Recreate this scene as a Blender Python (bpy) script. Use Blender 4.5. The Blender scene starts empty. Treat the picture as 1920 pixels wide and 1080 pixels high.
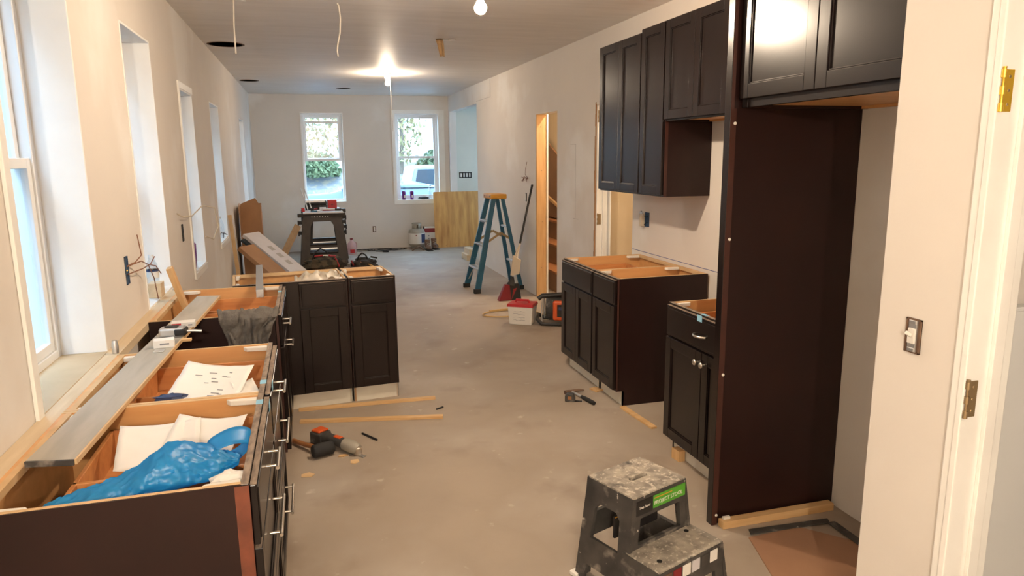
import bpy, bmesh, math, random
from mathutils import Vector, Matrix, Euler, noise as mnoise
random.seed(7)
PI = math.pi
SC = bpy.context.scene
COL = SC.collection

# ------------------------------------------------------------------ camera
cam_d = bpy.data.cameras.new('camera'); cam = bpy.data.objects.new('camera', cam_d); COL.objects.link(cam)
cam_d.sensor_width = 36.0; cam_d.lens = 1319.0 / 1920 * 36; cam_d.clip_start = 0.05; cam_d.clip_end = 300
_p, _y, _r = math.radians(10.687), math.radians(16.065), math.radians(-0.556)
_f = Vector((math.sin(_y) * math.cos(_p), math.cos(_y) * math.cos(_p), -math.sin(_p)))
_rt = Vector((math.cos(_y), -math.sin(_y), 0)); _up = _rt.cross(_f)
_r2 = math.cos(_r) * _rt + math.sin(_r) * _up; _u2 = -math.sin(_r) * _rt + math.cos(_r) * _up
cam.matrix_world = Matrix(((_r2.x, _u2.x, -_f.x, 0), (_r2.y, _u2.y, -_f.y, 0), (_r2.z, _u2.z, -_f.z, 1.68), (0, 0, 0, 1)))
SC.camera = cam
# ------------------------------------------------------------------ light
SKY = 12.0; BULB_W = 76.0; EXPOSURE = 0.28
w = bpy.data.worlds.new('sky'); SC.world = w; w.use_nodes = True
bg = w.node_tree.nodes['Background']; bg.inputs[0].default_value = (0.50, 0.75, 1.0, 1); bg.inputs[1].default_value = SKY
SC.view_settings.view_transform = 'Standard'; SC.view_settings.look = 'None'
SC.view_settings.gamma = 1.0; SC.view_settings.use_curve_mapping = False; SC.view_settings.exposure = EXPOSURE

# ------------------------------------------------------------------ materials
def _nodes(name):
    m = bpy.data.materials.new(name); m.use_nodes = True
    nt = m.node_tree; b = nt.nodes['Principled BSDF']
    return m, nt, b
def mat(name, col, rough=.6, metal=0, col2=None, scale=6, stretch=(1, 1, 1), mix=(.35, .65), bump=0, bscale=None, spots=None, spec=.5, coat=0, detail=6):
    m, nt, b = _nodes(name); L = nt.links
    b.inputs['Roughness'].default_value = rough; b.inputs['Metallic'].default_value = metal
    b.inputs['Specular IOR Level'].default_value = spec; b.inputs['Coat Weight'].default_value = coat
    b.inputs['Base Color'].default_value = (*col, 1)
    tc = nt.nodes.new('ShaderNodeTexCoord'); mp = nt.nodes.new('ShaderNodeMapping'); mp.inputs['Scale'].default_value = stretch
    L.new(tc.outputs['Object'], mp.inputs[0])
    last = None
    if col2:
        n = nt.nodes.new('ShaderNodeTexNoise'); n.inputs['Scale'].default_value = scale; n.inputs['Detail'].default_value = detail
        L.new(mp.outputs[0], n.inputs['Vector'])
        r = nt.nodes.new('ShaderNodeValToRGB'); r.color_ramp.elements[0].position = mix[0]; r.color_ramp.elements[1].position = mix[1]
        r.color_ramp.elements[0].color = (*col, 1); r.color_ramp.elements[1].color = (*col2, 1)
        L.new(n.outputs['Fac'], r.inputs[0]); last = r.outputs[0]; L.new(last, b.inputs['Base Color'])
    if spots:
        for (c3, s3, lo, hi) in spots:
            n = nt.nodes.new('ShaderNodeTexNoise'); n.inputs['Scale'].default_value = s3; n.inputs['Detail'].default_value = 5
            L.new(tc.outputs['Object'], n.inputs['Vector'])
            r = nt.nodes.new('ShaderNodeValToRGB'); r.color_ramp.elements[0].position = lo; r.color_ramp.elements[1].position = hi
            L.new(n.outputs['Fac'], r.inputs[0])
            mx = nt.nodes.new('ShaderNodeMix'); mx.data_type = 'RGBA'
            L.new(r.outputs[0], mx.inputs['Factor'])
            if last is not None: L.new(last, mx.inputs[6])
            else: mx.inputs[6].default_value = (*col, 1)
            mx.inputs[7].default_value = (*c3, 1); last = mx.outputs[2]; L.new(last, b.inputs['Base Color'])
    if bump:
        n = nt.nodes.new('ShaderNodeTexNoise'); n.inputs['Scale'].default_value = bscale or scale * 3; n.inputs['Detail'].default_value = 5
        L.new(mp.outputs[0], n.inputs['Vector'])
        bp = nt.nodes.new('ShaderNodeBump'); bp.inputs['Strength'].default_value = bump; bp.inputs['Distance'].default_value = .01
        L.new(n.outputs['Fac'], bp.inputs['Height']); L.new(bp.outputs[0], b.inputs['Normal'])
    return m
def emis(name, col, s):
    m, nt, b = _nodes(name); b.inputs['Base Color'].default_value = (*col, 1)
    b.inputs['Emission Color'].default_value = (*col, 1); b.inputs['Emission Strength'].default_value = s
    return m
def glass(name, tint=(.96, .98, 1), gl=.07, rough=.02):
    m = bpy.data.materials.new(name); m.use_nodes = True; nt = m.node_tree; nt.nodes.clear()
    o = nt.nodes.new('ShaderNodeOutputMaterial'); t = nt.nodes.new('ShaderNodeBsdfTransparent'); g = nt.nodes.new('ShaderNodeBsdfGlossy'); x = nt.nodes.new('ShaderNodeMixShader')
    t.inputs[0].default_value = (*tint, 1); g.inputs['Roughness'].default_value = rough; x.inputs[0].default_value = gl
    nt.links.new(t.outputs[0], x.inputs[1]); nt.links.new(g.outputs[0], x.inputs[2]); nt.links.new(x.outputs[0], o.inputs[0])
    return m
def film(name, col, tr=.4, rough=.35, gl=.12):
    m = bpy.data.materials.new(name); m.use_nodes = True; nt = m.node_tree; nt.nodes.clear()
    o = nt.nodes.new('ShaderNodeOutputMaterial'); d = nt.nodes.new('ShaderNodeBsdfDiffuse'); t = nt.nodes.new('ShaderNodeBsdfTranslucent')
    p = nt.nodes.new('ShaderNodeBsdfTransparent'); g = nt.nodes.new('ShaderNodeBsdfGlossy')
    a = nt.nodes.new('ShaderNodeMixShader'); b = nt.nodes.new('ShaderNodeMixShader'); c = nt.nodes.new('ShaderNodeMixShader')
    d.inputs[0].default_value = (*col, 1); t.inputs[0].default_value = (*col, 1); p.inputs[0].default_value = (*col, 1); g.inputs['Roughness'].default_value = rough
    a.inputs[0].default_value = .45; b.inputs[0].default_value = tr; c.inputs[0].default_value = gl
    nt.links.new(d.outputs[0], a.inputs[1]); nt.links.new(t.outputs[0], a.inputs[2])
    nt.links.new(a.outputs[0], b.inputs[1]); nt.links.new(p.outputs[0], b.inputs[2])
    nt.links.new(b.outputs[0], c.inputs[1]); nt.links.new(g.outputs[0], c.inputs[2]); nt.links.new(c.outputs[0], o.inputs[0])
    return m
M = {}
M['wall'] = mat('drywall_paint', (.73, .68, .62), .75, col2=(.67, .62, .57), scale=1.1, mix=(.35, .7), bump=.06, bscale=40, spots=[((.78, .755, .72), .9, .56, .66)])
M['ceil'] = mat('ceiling_paint', (.77, .73, .69), .55, col2=(.71, .67, .63), scale=2.0, stretch=(1, 6, 1), bump=.12, bscale=9)
M['floor'] = mat('dusty_subfloor', (.36, .293, .228), .62, col2=(.315, .255, .20), scale=2.2, bump=.08, bscale=30,
                 spots=[((.43, .37, .305), 1.1, .48, .66), ((.50, .44, .37), 9, .66, .76), ((.25, .19, .145), 2.3, .56, .80)])
M['trim'] = mat('white_trim_paint', (.88, .87, .83), .4, col2=(.83, .81, .77), scale=5)
M['reveal'] = mat('window_return_paint', (.85, .85, .83), .55, col2=(.81, .80, .78), scale=4)
M['vinyl'] = mat('white_vinyl', (.78, .78, .77), .35)
M['glass'] = glass('window_glass')
M['void'] = mat('raw_deck_wood', (.10, .07, .05), .9)
M['dark'] = mat('espresso_lacquer', (.0085, .0050, .0048), .25, col2=(.0125, .0070, .0062), scale=3, stretch=(4, 4, .6), spec=.36, spots=[((.05, .036, .03), 24, .75, .80)])
M['end'] = mat('espresso_end_panel', (.016, .0058, .0050), .38, col2=(.021, .0076, .0062), scale=4, spec=.32)
M['edge'] = mat('red_brown_stain_lit_edge', (.20, .055, .028), .4, col2=(.085, .025, .013), scale=9)  # lighter copy of the stained edge; light on the near cabinet put into colour
M['edge2'] = mat('dark_red_brown_edge', (.058, .019, .013), .4, col2=(.045, .014, .010), scale=9)
M['sillwood'] = mat('bare_sill_wood', (.54, .42, .27), .6, col2=(.47, .36, .22), scale=5)
M['raw'] = mat('scuffed_frame_edge', (.33, .25, .185), .55, col2=(.15, .11, .085), scale=22, stretch=(1, 3, 1))
M['maple'] = mat('maple_veneer', (.68, .36, .14), .42, col2=(.61, .31, .115), scale=5, stretch=(6, .7, 6))
M['drawer'] = mat('drawer_box_wood', (.62, .28, .10), .38, col2=(.49, .195, .065), scale=4, stretch=(7, .8, 7))
M['ply_edge'] = mat('pale_ply_edge', (.66, .45, .24), .6, col2=(.58, .38, .19), scale=12)
M['toe'] = mat('unfinished_toe_board', (.74, .69, .58), .7, col2=(.68, .62, .52), scale=6)
M['brace'] = mat('white_corner_block', (.78, .74, .66), .45)
M['pine'] = mat('raw_pine', (.66, .42, .20), .6, col2=(.56, .33, .14), scale=4, stretch=(8, 8, .8))
M['pinex'] = mat('raw_pine_strip', (.66, .43, .21), .6, col2=(.58, .35, .15), scale=4, stretch=(.8, 8, 8))
M['piney'] = mat('raw_pine_cleat', (.66, .53, .36), .6, col2=(.58, .45, .29), scale=4, stretch=(8, .8, 8))
M['ply'] = mat('plywood_sheet', (.66, .37, .12), .5, col2=(.40, .18, .045), scale=2.6, stretch=(5, 1, .7), mix=(.36, .72), spots=[((.33, .15, .05), 8, .70, .78)])
M['metal'] = mat('brushed_nickel', (.62, .57, .50), .28, 1)
M['steel'] = mat('aluminium', (.66, .66, .66), .38, .9)
M['brass'] = mat('polished_brass', (.80, .50, .06), .35, .55)
M['brassd'] = mat('old_brass', (.36, .26, .14), .45, .6)
M['black'] = mat('black_plastic', (.015, .014, .014), .5)
M['blackd'] = mat('dusty_black_plastic', (.034, .032, .031), .6, col2=(.07, .064, .058), scale=10, spots=[((.26, .23, .20), 12, .58, .72), ((.6, .55, .48), 30, .70, .74)])
M['stooltop'] = mat('paint_spattered_plastic', (.22, .195, .165), .7, col2=(.40, .35, .285), scale=14, mix=(.4, .6), spots=[((.55, .49, .41), 60, .56, .64), ((.07, .064, .058), 11, .60, .70), ((.52, .46, .38), 4.5, .54, .68)])
M['red'] = mat('red_plastic', (.42, .012, .018), .4)
M['redd'] = mat('dark_red_plastic', (.22, .015, .02), .5)
M['orange'] = mat('orange_plastic', (.62, .10, .02), .45)
M['white'] = mat('white_plastic', (.72, .69, .64), .45)
M['paper'] = mat('white_paper', (.80, .77, .72), .8)
M['ink'] = mat('grey_ink', (.25, .25, .27), .8)
M['bag'] = film('blue_plastic_film', (.03, .42, .86), tr=.15, gl=.05, rough=.38)
M['clearbag'] = film('milky_plastic_film', (.85, .80, .70), tr=.25, gl=.1)
M['cloth'] = mat('grey_cloth', (.105, .092, .082), .95, col2=(.145, .13, .115), scale=30, bump=.4, bscale=160)
M['plank'] = mat('grey_worn_board', (.44, .405, .345), .5, col2=(.36, .33, .275), scale=5, stretch=(5, .7, 5), spots=[((.20, .17, .14), 3, .62, .72)])
M['tape'] = mat('blue_painters_tape', (.25, .50, .66), .8)
M['bottle'] = glass('clear_bottle_plastic', (.93, .96, .98), .14, .05)
M['purple'] = mat('purple_plastic', (.14, .02, .20), .35)
M['blue'] = mat('blue_box_plastic', (.03, .07, .14), .5)
M['copper'] = mat('bare_brown_wire', (.20, .085, .045), .5)
M['wirew'] = mat('white_cable', (.66, .60, .52), .5)
M['lad'] = mat('blue_fibreglass', (.012, .085, .150), .42, col2=(.018, .105, .18), scale=8, spots=[((.30, .34, .36), 18, .70, .76)])
M['yellow'] = mat('yellow_plastic', (.62, .31, .03), .45, col2=(.52, .25, .03), scale=12)
M['hose'] = mat('tan_air_hose', (.52, .34, .13), .45)
M['rub'] = mat('black_rubber', (.018, .017, .017), .75)
M['timber'] = mat('weathered_timber', (.36, .235, .13), .7, col2=(.29, .18, .09), scale=4, stretch=(8, 8, .8))
M['handle'] = mat('hickory_handle', (.33, .14, .05), .5)
M['card'] = mat('brown_cardboard', (.40, .215, .105), .8, col2=(.35, .185, .09), scale=5)
M['cardw'] = mat('white_coated_cardboard', (.66, .64, .66), .65, col2=(.60, .57, .59), scale=5)
M['hard'] = mat('brown_hardboard', (.34, .185, .105), .65, col2=(.29, .155, .09), scale=4)
M['green'] = mat('green_label', (.10, .38, .035), .5, col2=(.07, .30, .03), scale=12)
M['tan'] = mat('tan_plastic', (.58, .50, .38), .5)
M['camo'] = mat('dark_camouflage_fabric', (.035, .03, .02), .9, col2=(.10, .075, .045), scale=11, mix=(.45, .55), bump=.4, bscale=50)
M['bag2'] = mat('dark_canvas_fabric', (.02, .018, .016), .9, col2=(.05, .04, .03), scale=9, bump=.3, bscale=40)
M['tank'] = mat('grey_tank_paint', (.36, .33, .27), .45, col2=(.30, .27, .22), scale=8)
M['tankl'] = mat('white_tank_wrap', (.70, .66, .60), .5)
M['navy'] = mat('navy_print', (.03, .05, .13), .5)
M['boot'] = mat('brown_leather', (.20, .115, .07), .7, col2=(.12, .07, .045), scale=8)
M['pink'] = film('pale_pink_jug_plastic', (.85, .62, .62), tr=.25)
M['saw'] = mat('black_brown_plastic', (.030, .022, .017), .55, col2=(.045, .033, .025), scale=10)
M['yel_wall'] = mat('cream_hall_paint', (.74, .61, .42), .7, col2=(.70, .57, .38), scale=2)
M['brn_wall'] = mat('brown_stair_panel', (.26, .145, .075), .6, col2=(.21, .115, .06), scale=3)
M['grn_wall'] = mat('pale_green_primer', (.62, .61, .53), .7, col2=(.57, .56, .49), scale=2)
M['flap'] = mat('torn_tan_paper', (.55, .36, .18), .8, col2=(.42, .26, .13), scale=30)
M['hole_black'] = mat('black_hole_edge', (.03, .012, .010), .9)
M['canring'] = mat('brown_can_light_rim', (.22, .13, .085), .6)
M['asphalt'] = mat('asphalt', (.11, .12, .13), .9, col2=(.19, .165, .125), scale=6, mix=(.5, .62))
M['siding'] = mat('grey_siding', (.13, .14, .135), .7)
M['leaf'] = mat('pale_autumn_leaf', (.17, .20, .11), .7, col2=(.34, .26, .11), scale=3)
M['leaf2'] = mat('dark_green_leaf', (.045, .075, .035), .7, col2=(.10, .13, .055), scale=3)
M['bark'] = mat('bark', (.16, .13, .10), .9)
M['carw'] = mat('white_car_paint', (.20, .28, .36), .2, coat=.5)
M['cars'] = mat('silver_car_paint', (.26, .30, .34), .25, .5)
M['carg'] = mat('dark_car_glass', (.02, .035, .05), .08)
M['lilac'] = mat('maroon_car_trim', (.20, .06, .14), .5)
for _n, _k in (('bulb', 1.0), ('bulb_far', .50), ('fill_bulb_near', 2.1), ('fill_bulb_closet', .30), ('fill_bulb_stair', .9)): M[_n] = emis('lit_' + _n + '_glass', (1.0, .86, .69) if _n == 'fill_bulb_near' else (1.0, .80, .59), _k * BULB_W / (PI * 4 * PI * .031 ** 2))
M['porcelain'] = mat('porcelain_lampholder', (.78, .75, .70), .3)
M['chalk'] = mat('blue_chalk', (.10, .12, .30), .9)
M['pencilm'] = mat('pencil_mark', (.42, .39, .37), .9)

# ------------------------------------------------------------------ mesh helpers
class MB:
    def __init__(s): s.v = []; s.f = []; s.mi = []; s.cur = 0
    def add(s, vs, fs, X=None):
        o = len(s.v)
        for p in vs:
            p = Vector(p); s.v.append(X @ p if X else p)
        for f in fs: s.f.append([o + i for i in f]); s.mi.append(s.cur)
        return s
    def box(s, x0, y0, z0, x1, y1, z1, X=None):
        if x0 > x1: x0, x1 = x1, x0
        if y0 > y1: y0, y1 = y1, y0
        if z0 > z1: z0, z1 = z1, z0
        return s.add([(x0, y0, z0), (x1, y0, z0), (x1, y1, z0), (x0, y1, z0), (x0, y0, z1), (x1, y0, z1), (x1, y1, z1), (x0, y1, z1)],
                     [(0, 3, 2, 1), (4, 5, 6, 7), (0, 1, 5, 4), (1, 2, 6, 5), (2, 3, 7, 6), (3, 0, 4, 7)], X)
    def beam(s, p, q, w, h, up=(0, 0, 1), w2=None, h2=None):
        p, q = Vector(p), Vector(q); d = (q - p).normalized(); u = Vector(up); a = d.cross(u)
        if a.length < 1e-5: a = d.cross(Vector((1, 0, 0)))
        a.normalize(); b = a.cross(d); w2 = w if w2 is None else w2; h2 = h if h2 is None else h2
        vs = []
        for c, ww, hh in ((p, w, h), (q, w2, h2)):
            for i, j in ((-1, -1), (1, -1), (1, 1), (-1, 1)): vs.append(c + a * i * ww / 2 + b * j * hh / 2)
        return s.add(vs, [(0, 1, 2, 3), (7, 6, 5, 4), (0, 4, 5, 1), (1, 5, 6, 2), (2, 6, 7, 3), (3, 7, 4, 0)])
    def tube(s, pts, r, seg=8, closed=False, r2=None):
        pts = [Vector(p) for p in pts]; n = len(pts); vs = []; fs = []; prev = None
        for i, p in enumerate(pts):
            if closed: d = pts[(i + 1) % n] - pts[i - 1]
            else: d = pts[min(i + 1, n - 1)] - pts[max(i - 1, 0)]
            d.normalize()
            if prev is None:
                a = d.cross(Vector((0, 0, 1)))
                if a.length < 1e-3: a = d.cross(Vector((1, 0, 0)))
            else: a = prev - d * prev.dot(d)
            a.normalize(); prev = a; b = d.cross(a)
            rr = r if r2 is None else r + (r2 - r) * i / max(1, n - 1)
            if isinstance(r, (list, tuple)): rr = r[i]
            for k in range(seg):
                t = 2 * PI * k / seg; vs.append(p + (a * math.cos(t) + b * math.sin(t)) * rr)
        m = n if closed else n - 1
        for i in range(m):
            for k in range(seg):
                k2 = (k + 1) % seg; j = (i + 1) % n
                fs.append((i * seg + k, i * seg + k2, j * seg + k2, j * seg + k))
        if not closed: fs.append(tuple(reversed(range(seg)))); fs.append(tuple(range((n - 1) * seg, n * seg)))
        return s.add(vs, fs)
    def lathe(s, prof, seg=20, X=None, sx=1, sy=1):
        vs = []; fs = []
        for (r, z) in prof:
            for k in range(seg):
                t = 2 * PI * k / seg; vs.append((r * math.cos(t) * sx, r * math.sin(t) * sy, z))
        for i in range(len(prof) - 1):
            for k in range(seg):
                k2 = (k + 1) % seg; fs.append((i * seg + k, i * seg + k2, (i + 1) * seg + k2, (i + 1) * seg + k))
        fs.append(tuple(reversed(range(seg)))); fs.append(tuple(range((len(prof) - 1) * seg, len(prof) * seg)))
        return s.add(vs, fs, X)
    def prism(s, poly, t0, t1, X=None):
        n = len(poly); vs = [(x, y, t0) for x, y in poly] + [(x, y, t1) for x, y in poly]
        fs = [tuple(reversed(range(n))), tuple(range(n, 2 * n))] + [(i, (i + 1) % n, n + (i + 1) % n, n + i) for i in range(n)]
        return s.add(vs, fs, X)
    def grid(s, fn, nu, nv, wrap_u=False):
        vs = [fn(i / (nu - (0 if wrap_u else 1)), j / (nv - 1)) for j in range(nv) for i in range(nu)]; fs = []
        for j in range(nv - 1):
            for i in range(nu if wrap_u else nu - 1):
                i2 = (i + 1) % nu; fs.append((j * nu + i, j * nu + i2, (j + 1) * nu + i2, (j + 1) * nu + i))
        return s.add(vs, fs)
    def holes(s, outer, holes, t, X=None):
        cu = bpy.data.curves.new('tmp', 'CURVE'); cu.dimensions = '2D'; cu.fill_mode = 'BOTH'; cu.extrude = t / 2
        for pl in [outer] + holes:
            sp = cu.splines.new('POLY'); sp.points.add(len(pl) - 1); sp.use_cyclic_u = True
            for q, (x, y) in zip(sp.points, pl): q.co = (x, y, 0, 1)
        o = bpy.data.objects.new('tmp', cu); COL.objects.link(o)
        dg = bpy.context.evaluated_depsgraph_get(); me = bpy.data.meshes.new_from_object(o.evaluated_get(dg))
        s.add([v.co.copy() for v in me.vertices], [tuple(p.vertices) for p in me.polygons], X)
        bpy.data.objects.remove(o); bpy.data.curves.remove(cu); bpy.data.meshes.remove(me)
        return s
    def build(s, name, m, parent=None, loc=None, rot=None, smooth=False, bevel=0, solid=0, sub=0, weld=False):
        me = bpy.data.meshes.new(name); me.from_pydata([tuple(v) for v in s.v], [], s.f)
        ms = m if isinstance(m, list) else [m]
        for x in ms: me.materials.append(M[x])
        if len(ms) > 1:
            for p, i in zip(me.polygons, s.mi): p.material_index = i
        bm = bmesh.new(); bm.from_mesh(me)
        if weld: bmesh.ops.remove_doubles(bm, verts=bm.verts, dist=1e-5)
        bmesh.ops.recalc_face_normals(bm, faces=bm.faces); bm.to_mesh(me); bm.free()
        if smooth:
            for p in me.polygons: p.use_smooth = True
            try: me.set_sharp_from_angle(angle=math.radians(smooth if smooth is not True else 50))
            except Exception: pass
        o = bpy.data.objects.new(name, me); COL.objects.link(o)
        if parent: o.parent = parent
        if loc: o.location = loc
        if rot: o.rotation_euler = rot
        if solid: d = o.modifiers.new('thick', 'SOLIDIFY'); d.thickness = solid; d.offset = 0
        if sub: d = o.modifiers.new('sub', 'SUBSURF'); d.levels = sub; d.render_levels = sub
        if bevel: d = o.modifiers.new('bev', 'BEVEL'); d.width = bevel; d.segments = 2; d.limit_method = 'ANGLE'; d.angle_limit = math.radians(40)
        return o
def tag(o, label, cat, group=None, kind=None):
    o['label'] = label; o['category'] = cat
    if group: o['group'] = group
    if kind: o['kind'] = kind
    return o
def thing(name, label, cat, loc=(0, 0, 0), rz=0, group=None, rot=None):
    o = bpy.data.objects.new(name, None); o.empty_display_size = .1; COL.objects.link(o); o.location = loc
    o.rotation_euler = rot if rot else (0, 0, rz)
    return tag(o, label, cat, group)
def struct(o, label=None):
    o['kind'] = 'structure'
    if label: o['label'] = label
    return o
def rect(x0, y0, x1, y1): return [(x0, y0), (x1, y0), (x1, y1), (x0, y1)]
def circ(cx, cy, r, n=24): return [(cx + r * math.cos(2 * PI * k / n), cy + r * math.sin(2 * PI * k / n)) for k in range(n)]
def text(body, size, m, parent, X, depth=.0006):
    cu = bpy.data.curves.new('t', 'FONT'); cu.body = body; cu.size = size; cu.extrude = depth; cu.align_x = 'CENTER'; cu.align_y = 'CENTER'
    o = bpy.data.objects.new('t', cu); COL.objects.link(o)
    dg = bpy.context.evaluated_depsgraph_get(); me = bpy.data.meshes.new_from_object(o.evaluated_get(dg)); bpy.data.objects.remove(o)
    me.materials.clear(); me.materials.append(M[m]); me.transform(X)
    t = bpy.data.objects.new('lettering', me); COL.objects.link(t); t.parent = parent
    return t
YZ = lambda x: Matrix(((0, 0, 1, x), (1, 0, 0, 0), (0, 1, 0, 0), (0, 0, 0, 1)))   # (a,b,t) -> (x+t, a, b)
XZ = lambda y: Matrix(((1, 0, 0, 0), (0, 0, 1, y), (0, 1, 0, 0), (0, 0, 0, 1)))   # (a,b,t) -> (a, y+t, b)

# ------------------------------------------------------------------ the room
WL, WR, WF, CH = -.86, 2.60, 13.2, 2.76
fl = struct(MB().box(-1.2, -2.6, -.12, 4.4, 13.45, 0).build('floor', 'floor'))
HOLES = [(-.665, 7.60, .16), (-.69, 11.0, .12), (.66, 11.95, .10)]
tear = [(1.25, 6.86), (1.31, 6.92), (1.37, 6.88), (1.40, 6.93), (1.45, 6.90), (1.44, 6.82), (1.38, 6.80), (1.36, 6.83), (1.28, 6.81)]
tear2 = [(-.50, 5.48), (-.44, 5.52), (-.38, 5.50), (-.33, 5.54), (-.32, 5.47), (-.40, 5.45), (-.47, 5.44)]
X = Matrix.Translation((0, 0, CH + .01))
struct(MB().holes(rect(-1.2, -2.6, 4.4, 13.45), [circ(*h) for h in HOLES] + [tear, tear2], .02, X).build('ceiling', 'ceil'))
struct(MB().box(-1.2, -2.6, CH + .2, 4.4, 13.45, CH + .27).build('trim_1', 'void'), 'dark wooden deck above the ceiling')
# left wall with five deep windows
LW = [(2.47, 3.27, .865, 2.47), (4.13, 4.85, .872, 2.37), (5.80, 6.43, .81, 2.19), (7.56, 8.29, .83, 2.22), (10.85, 11.55, .83, 2.23)]
TK = .25
wl = MB().holes(rect(-2.6, 0, 13.45, CH + .27), [rect(a, c, b, d) for a, b, c, d in LW], TK, YZ(WL - TK / 2)).build('wall_left', 'wall')
struct(wl)
# far wall
FW = [(-.04, .69, .875, 2.45), (1.60, 2.42, .875, 2.455)]
struct(MB().holes(rect(-.86, 0, 4.4, CH + .27), [rect(a, c, b, d) for a, b, c, d in FW], .22, XZ(WF + .11)).build('wall_far', 'wall'))
# right wall with hall opening and two doorways
D1 = (7.23, 7.975, 2.14); D2 = (5.37, 6.17, 2.13); HO = (10.92, 13.06, 2.47)
outer = [(2.66, 0), (D2[0], 0), (D2[0], D2[2]), (D2[1], D2[2]), (D2[1], 0), (D1[0], 0), (D1[0], D1[2]), (D1[1], D1[2]), (D1[1], 0), (HO[0], 0), (HO[0], HO[2]), (HO[1], HO[2]), (HO[1], 0), (13.2, 0), (13.2, CH + .27), (2.66, CH + .27)]
wr = struct(MB().holes(outer, [], .12, YZ(WR + .06)).build('wall_right', 'wall'))
MB().box(WR - .002, 10.05, 2.50, WR + .001, 10.92, 2.505).box(WR - .002, 10.05, 2.50, WR + .001, 10.06, 2.75).build('panel_seam', 'pencilm', wr)
MB().box(WR - .0015, 2.66, .897, WR, 5.36, .901).build('chalk_line', 'chalk', wr)
for (a, b, c, d) in ((6.68, 1.78, 6.83, 1.783), (6.68, 1.05, 6.683, 1.78), (6.6, 1.04, 6.75, 1.043)):
    MB().box(WR - .0012, a, b, WR, c, d).build('pencil_line', 'pencilm', wr)
# alcove and the wall stub by the side door
struct(MB().box(2.36, 1.685, 0, 2.60, 2.66, CH + .27).build('wall_alcove', 'wall'))
ws = struct(MB().holes([(-2.6, 0), (.50, 0), (.50, 2.13), (1.385, 2.13), (1.385, 0), (1.685, 0), (1.685, CH + .27), (-2.6, CH + .27)], [], .12, YZ(1.70)).box(1.76, 1.57, 0, 4.4, 1.685, CH + .27).build('wall_near', 'wall'))
struct(MB().box(-1.2, -2.72, 0, 4.4, -2.6, CH + .27).build('wall_back', 'wall'))
struct(MB().box(4.3, -2.6, 0, 4.42, 10.7, CH + .27).build('wall_side_room', 'yel_wall'))
# side door jamb with stop (door 1 removed, hinges still on)
dj = struct(MB().box(1.625, 1.367, 0, 1.775, 1.386, 2.11).box(1.625, .50, 2.11, 1.775, 1.386, 2.129).box(1.625, .50, 0, 1.775, .519, 2.11).build('door_1', 'trim', bevel=.003), 'white painted jamb of the side doorway')
MB().box(1.70, 1.355, 0, 1.735, 1.367, 2.10).build('door_stop', 'trim', dj, bevel=.002)
MB().box(1.629, 1.384, 0, 1.642, 1.410, 2.13).build('caulk_strip', 'trim', dj, bevel=.004)
def hinge(name, label, loc, rz, m, h=.10, group=None):
    t = thing(name, label, 'hinge', loc, rz, group)
    MB().box(.004, -.003, -h / 2, .036, 0, h / 2).build('leaf', m, t, bevel=.002)
    for k in range(5):
        z0 = -h / 2 + k * h / 5
        if k in (1, 3): continue
        MB().lathe([(.0062, 0), (.0062, h / 5)], 12, Matrix.Translation((0, -.005, z0))).build('knuckle', m, t, smooth=True)
    MB().lathe([(.0035, -h / 2), (.0035, h / 2), (.005, h / 2 + .003), (.005, h / 2 + .006)], 10, Matrix.Translation((0, -.005, 0))).build('pin', m, t, smooth=True)
    for z in (-.33, 0, .33): MB().lathe([(.004, 0), (.003, .0012)], 10, Matrix.Translation((.022, -.003, z * h)) @ Matrix.Rotation(PI / 2, 4, 'X')).build('screw', 'brassd', t)
    return t
hinge('door_hinge', 'shiny yellow brass hinge at the top of the white side door jamb', (1.632, 1.366, 1.823), 0, 'brass')
hinge('door_hinge', 'dull brass hinge below the light switch on the white side door jamb', (1.632, 1.366, 1.036), 0, 'brassd')
tag(MB().box(1.80, 1.525, 0, 2.50, 1.556, 1.215).box(1.80, 1.52, 1.215, 2.50, 1.56, 1.228).build('leaning_board', 'vinyl', bevel=.003), 'white flat panel standing beyond the side door jamb', 'board')

# hall and stairs behind the right wall
struct(MB().box(2.72, 10.6, 0, 4.4, 10.7, CH + .27).build('wall_hall_partition', 'grn_wall'))
struct(MB().holes(rect(10.7, 0, 13.2, CH + .27), [rect(11.7, 1.0, 12.5, 2.1)], .1, YZ(4.35)).build('wall_hall', 'grn_wall'))
struct(MB().box(2.725, 13.18, 0, 4.3, 13.199, CH).build('trim_2', 'grn_wall'), 'pale green primed lining of the hall wall')
struct(MB().box(4.33, 11.7, 1.0, 4.345, 12.5, 2.1).build('window_8', 'glass'), 'unseen hall side window glass added to light the hall wall')  # unseen window added to bring daylight onto the hall wall
struct(MB().box(2.72, 6.36, 0, 4.3, 6.46, CH + .27).build('wall_closet', 'yel_wall'))
struct(MB().box(3.44, 6.46, 0, 3.52, 10.6, CH + .27).build('wall_stair', 'yel_wall'))
struct(MB().box(3.30, 4.2, 0, 3.36, 6.36, CH + .27).build('wall_pantry', 'yel_wall'))
struct(MB().box(2.72, 4.15, 0, 3.30, 4.2, CH + .27).build('wall_pantry_end', 'yel_wall'))
stair = thing('staircase', 'brown wooden stairs seen through the stud framed doorway', 'stairs', (2.90, 8.06, 0))
for k in range(3):
    MB().box(.20 * k - .02, 0, .26 * (k + 1) - .03, .52, 2.40, .26 * (k + 1)).build('tread', 'handle', stair, bevel=.004)
    MB().box(.20 * k, 0, .26 * k, .20 * k + .02, 2.40, .26 * (k + 1) - .03).build('riser', 'brn_wall', stair)
MB().prism([(0, .80), (2.40, .80), (2.40, 2.14), (1.94, 1.93), (1.41, 1.72), (0, 1.14)], .47, .50, YZ(0)).build('stringer_panel', 'brn_wall', stair)
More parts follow.
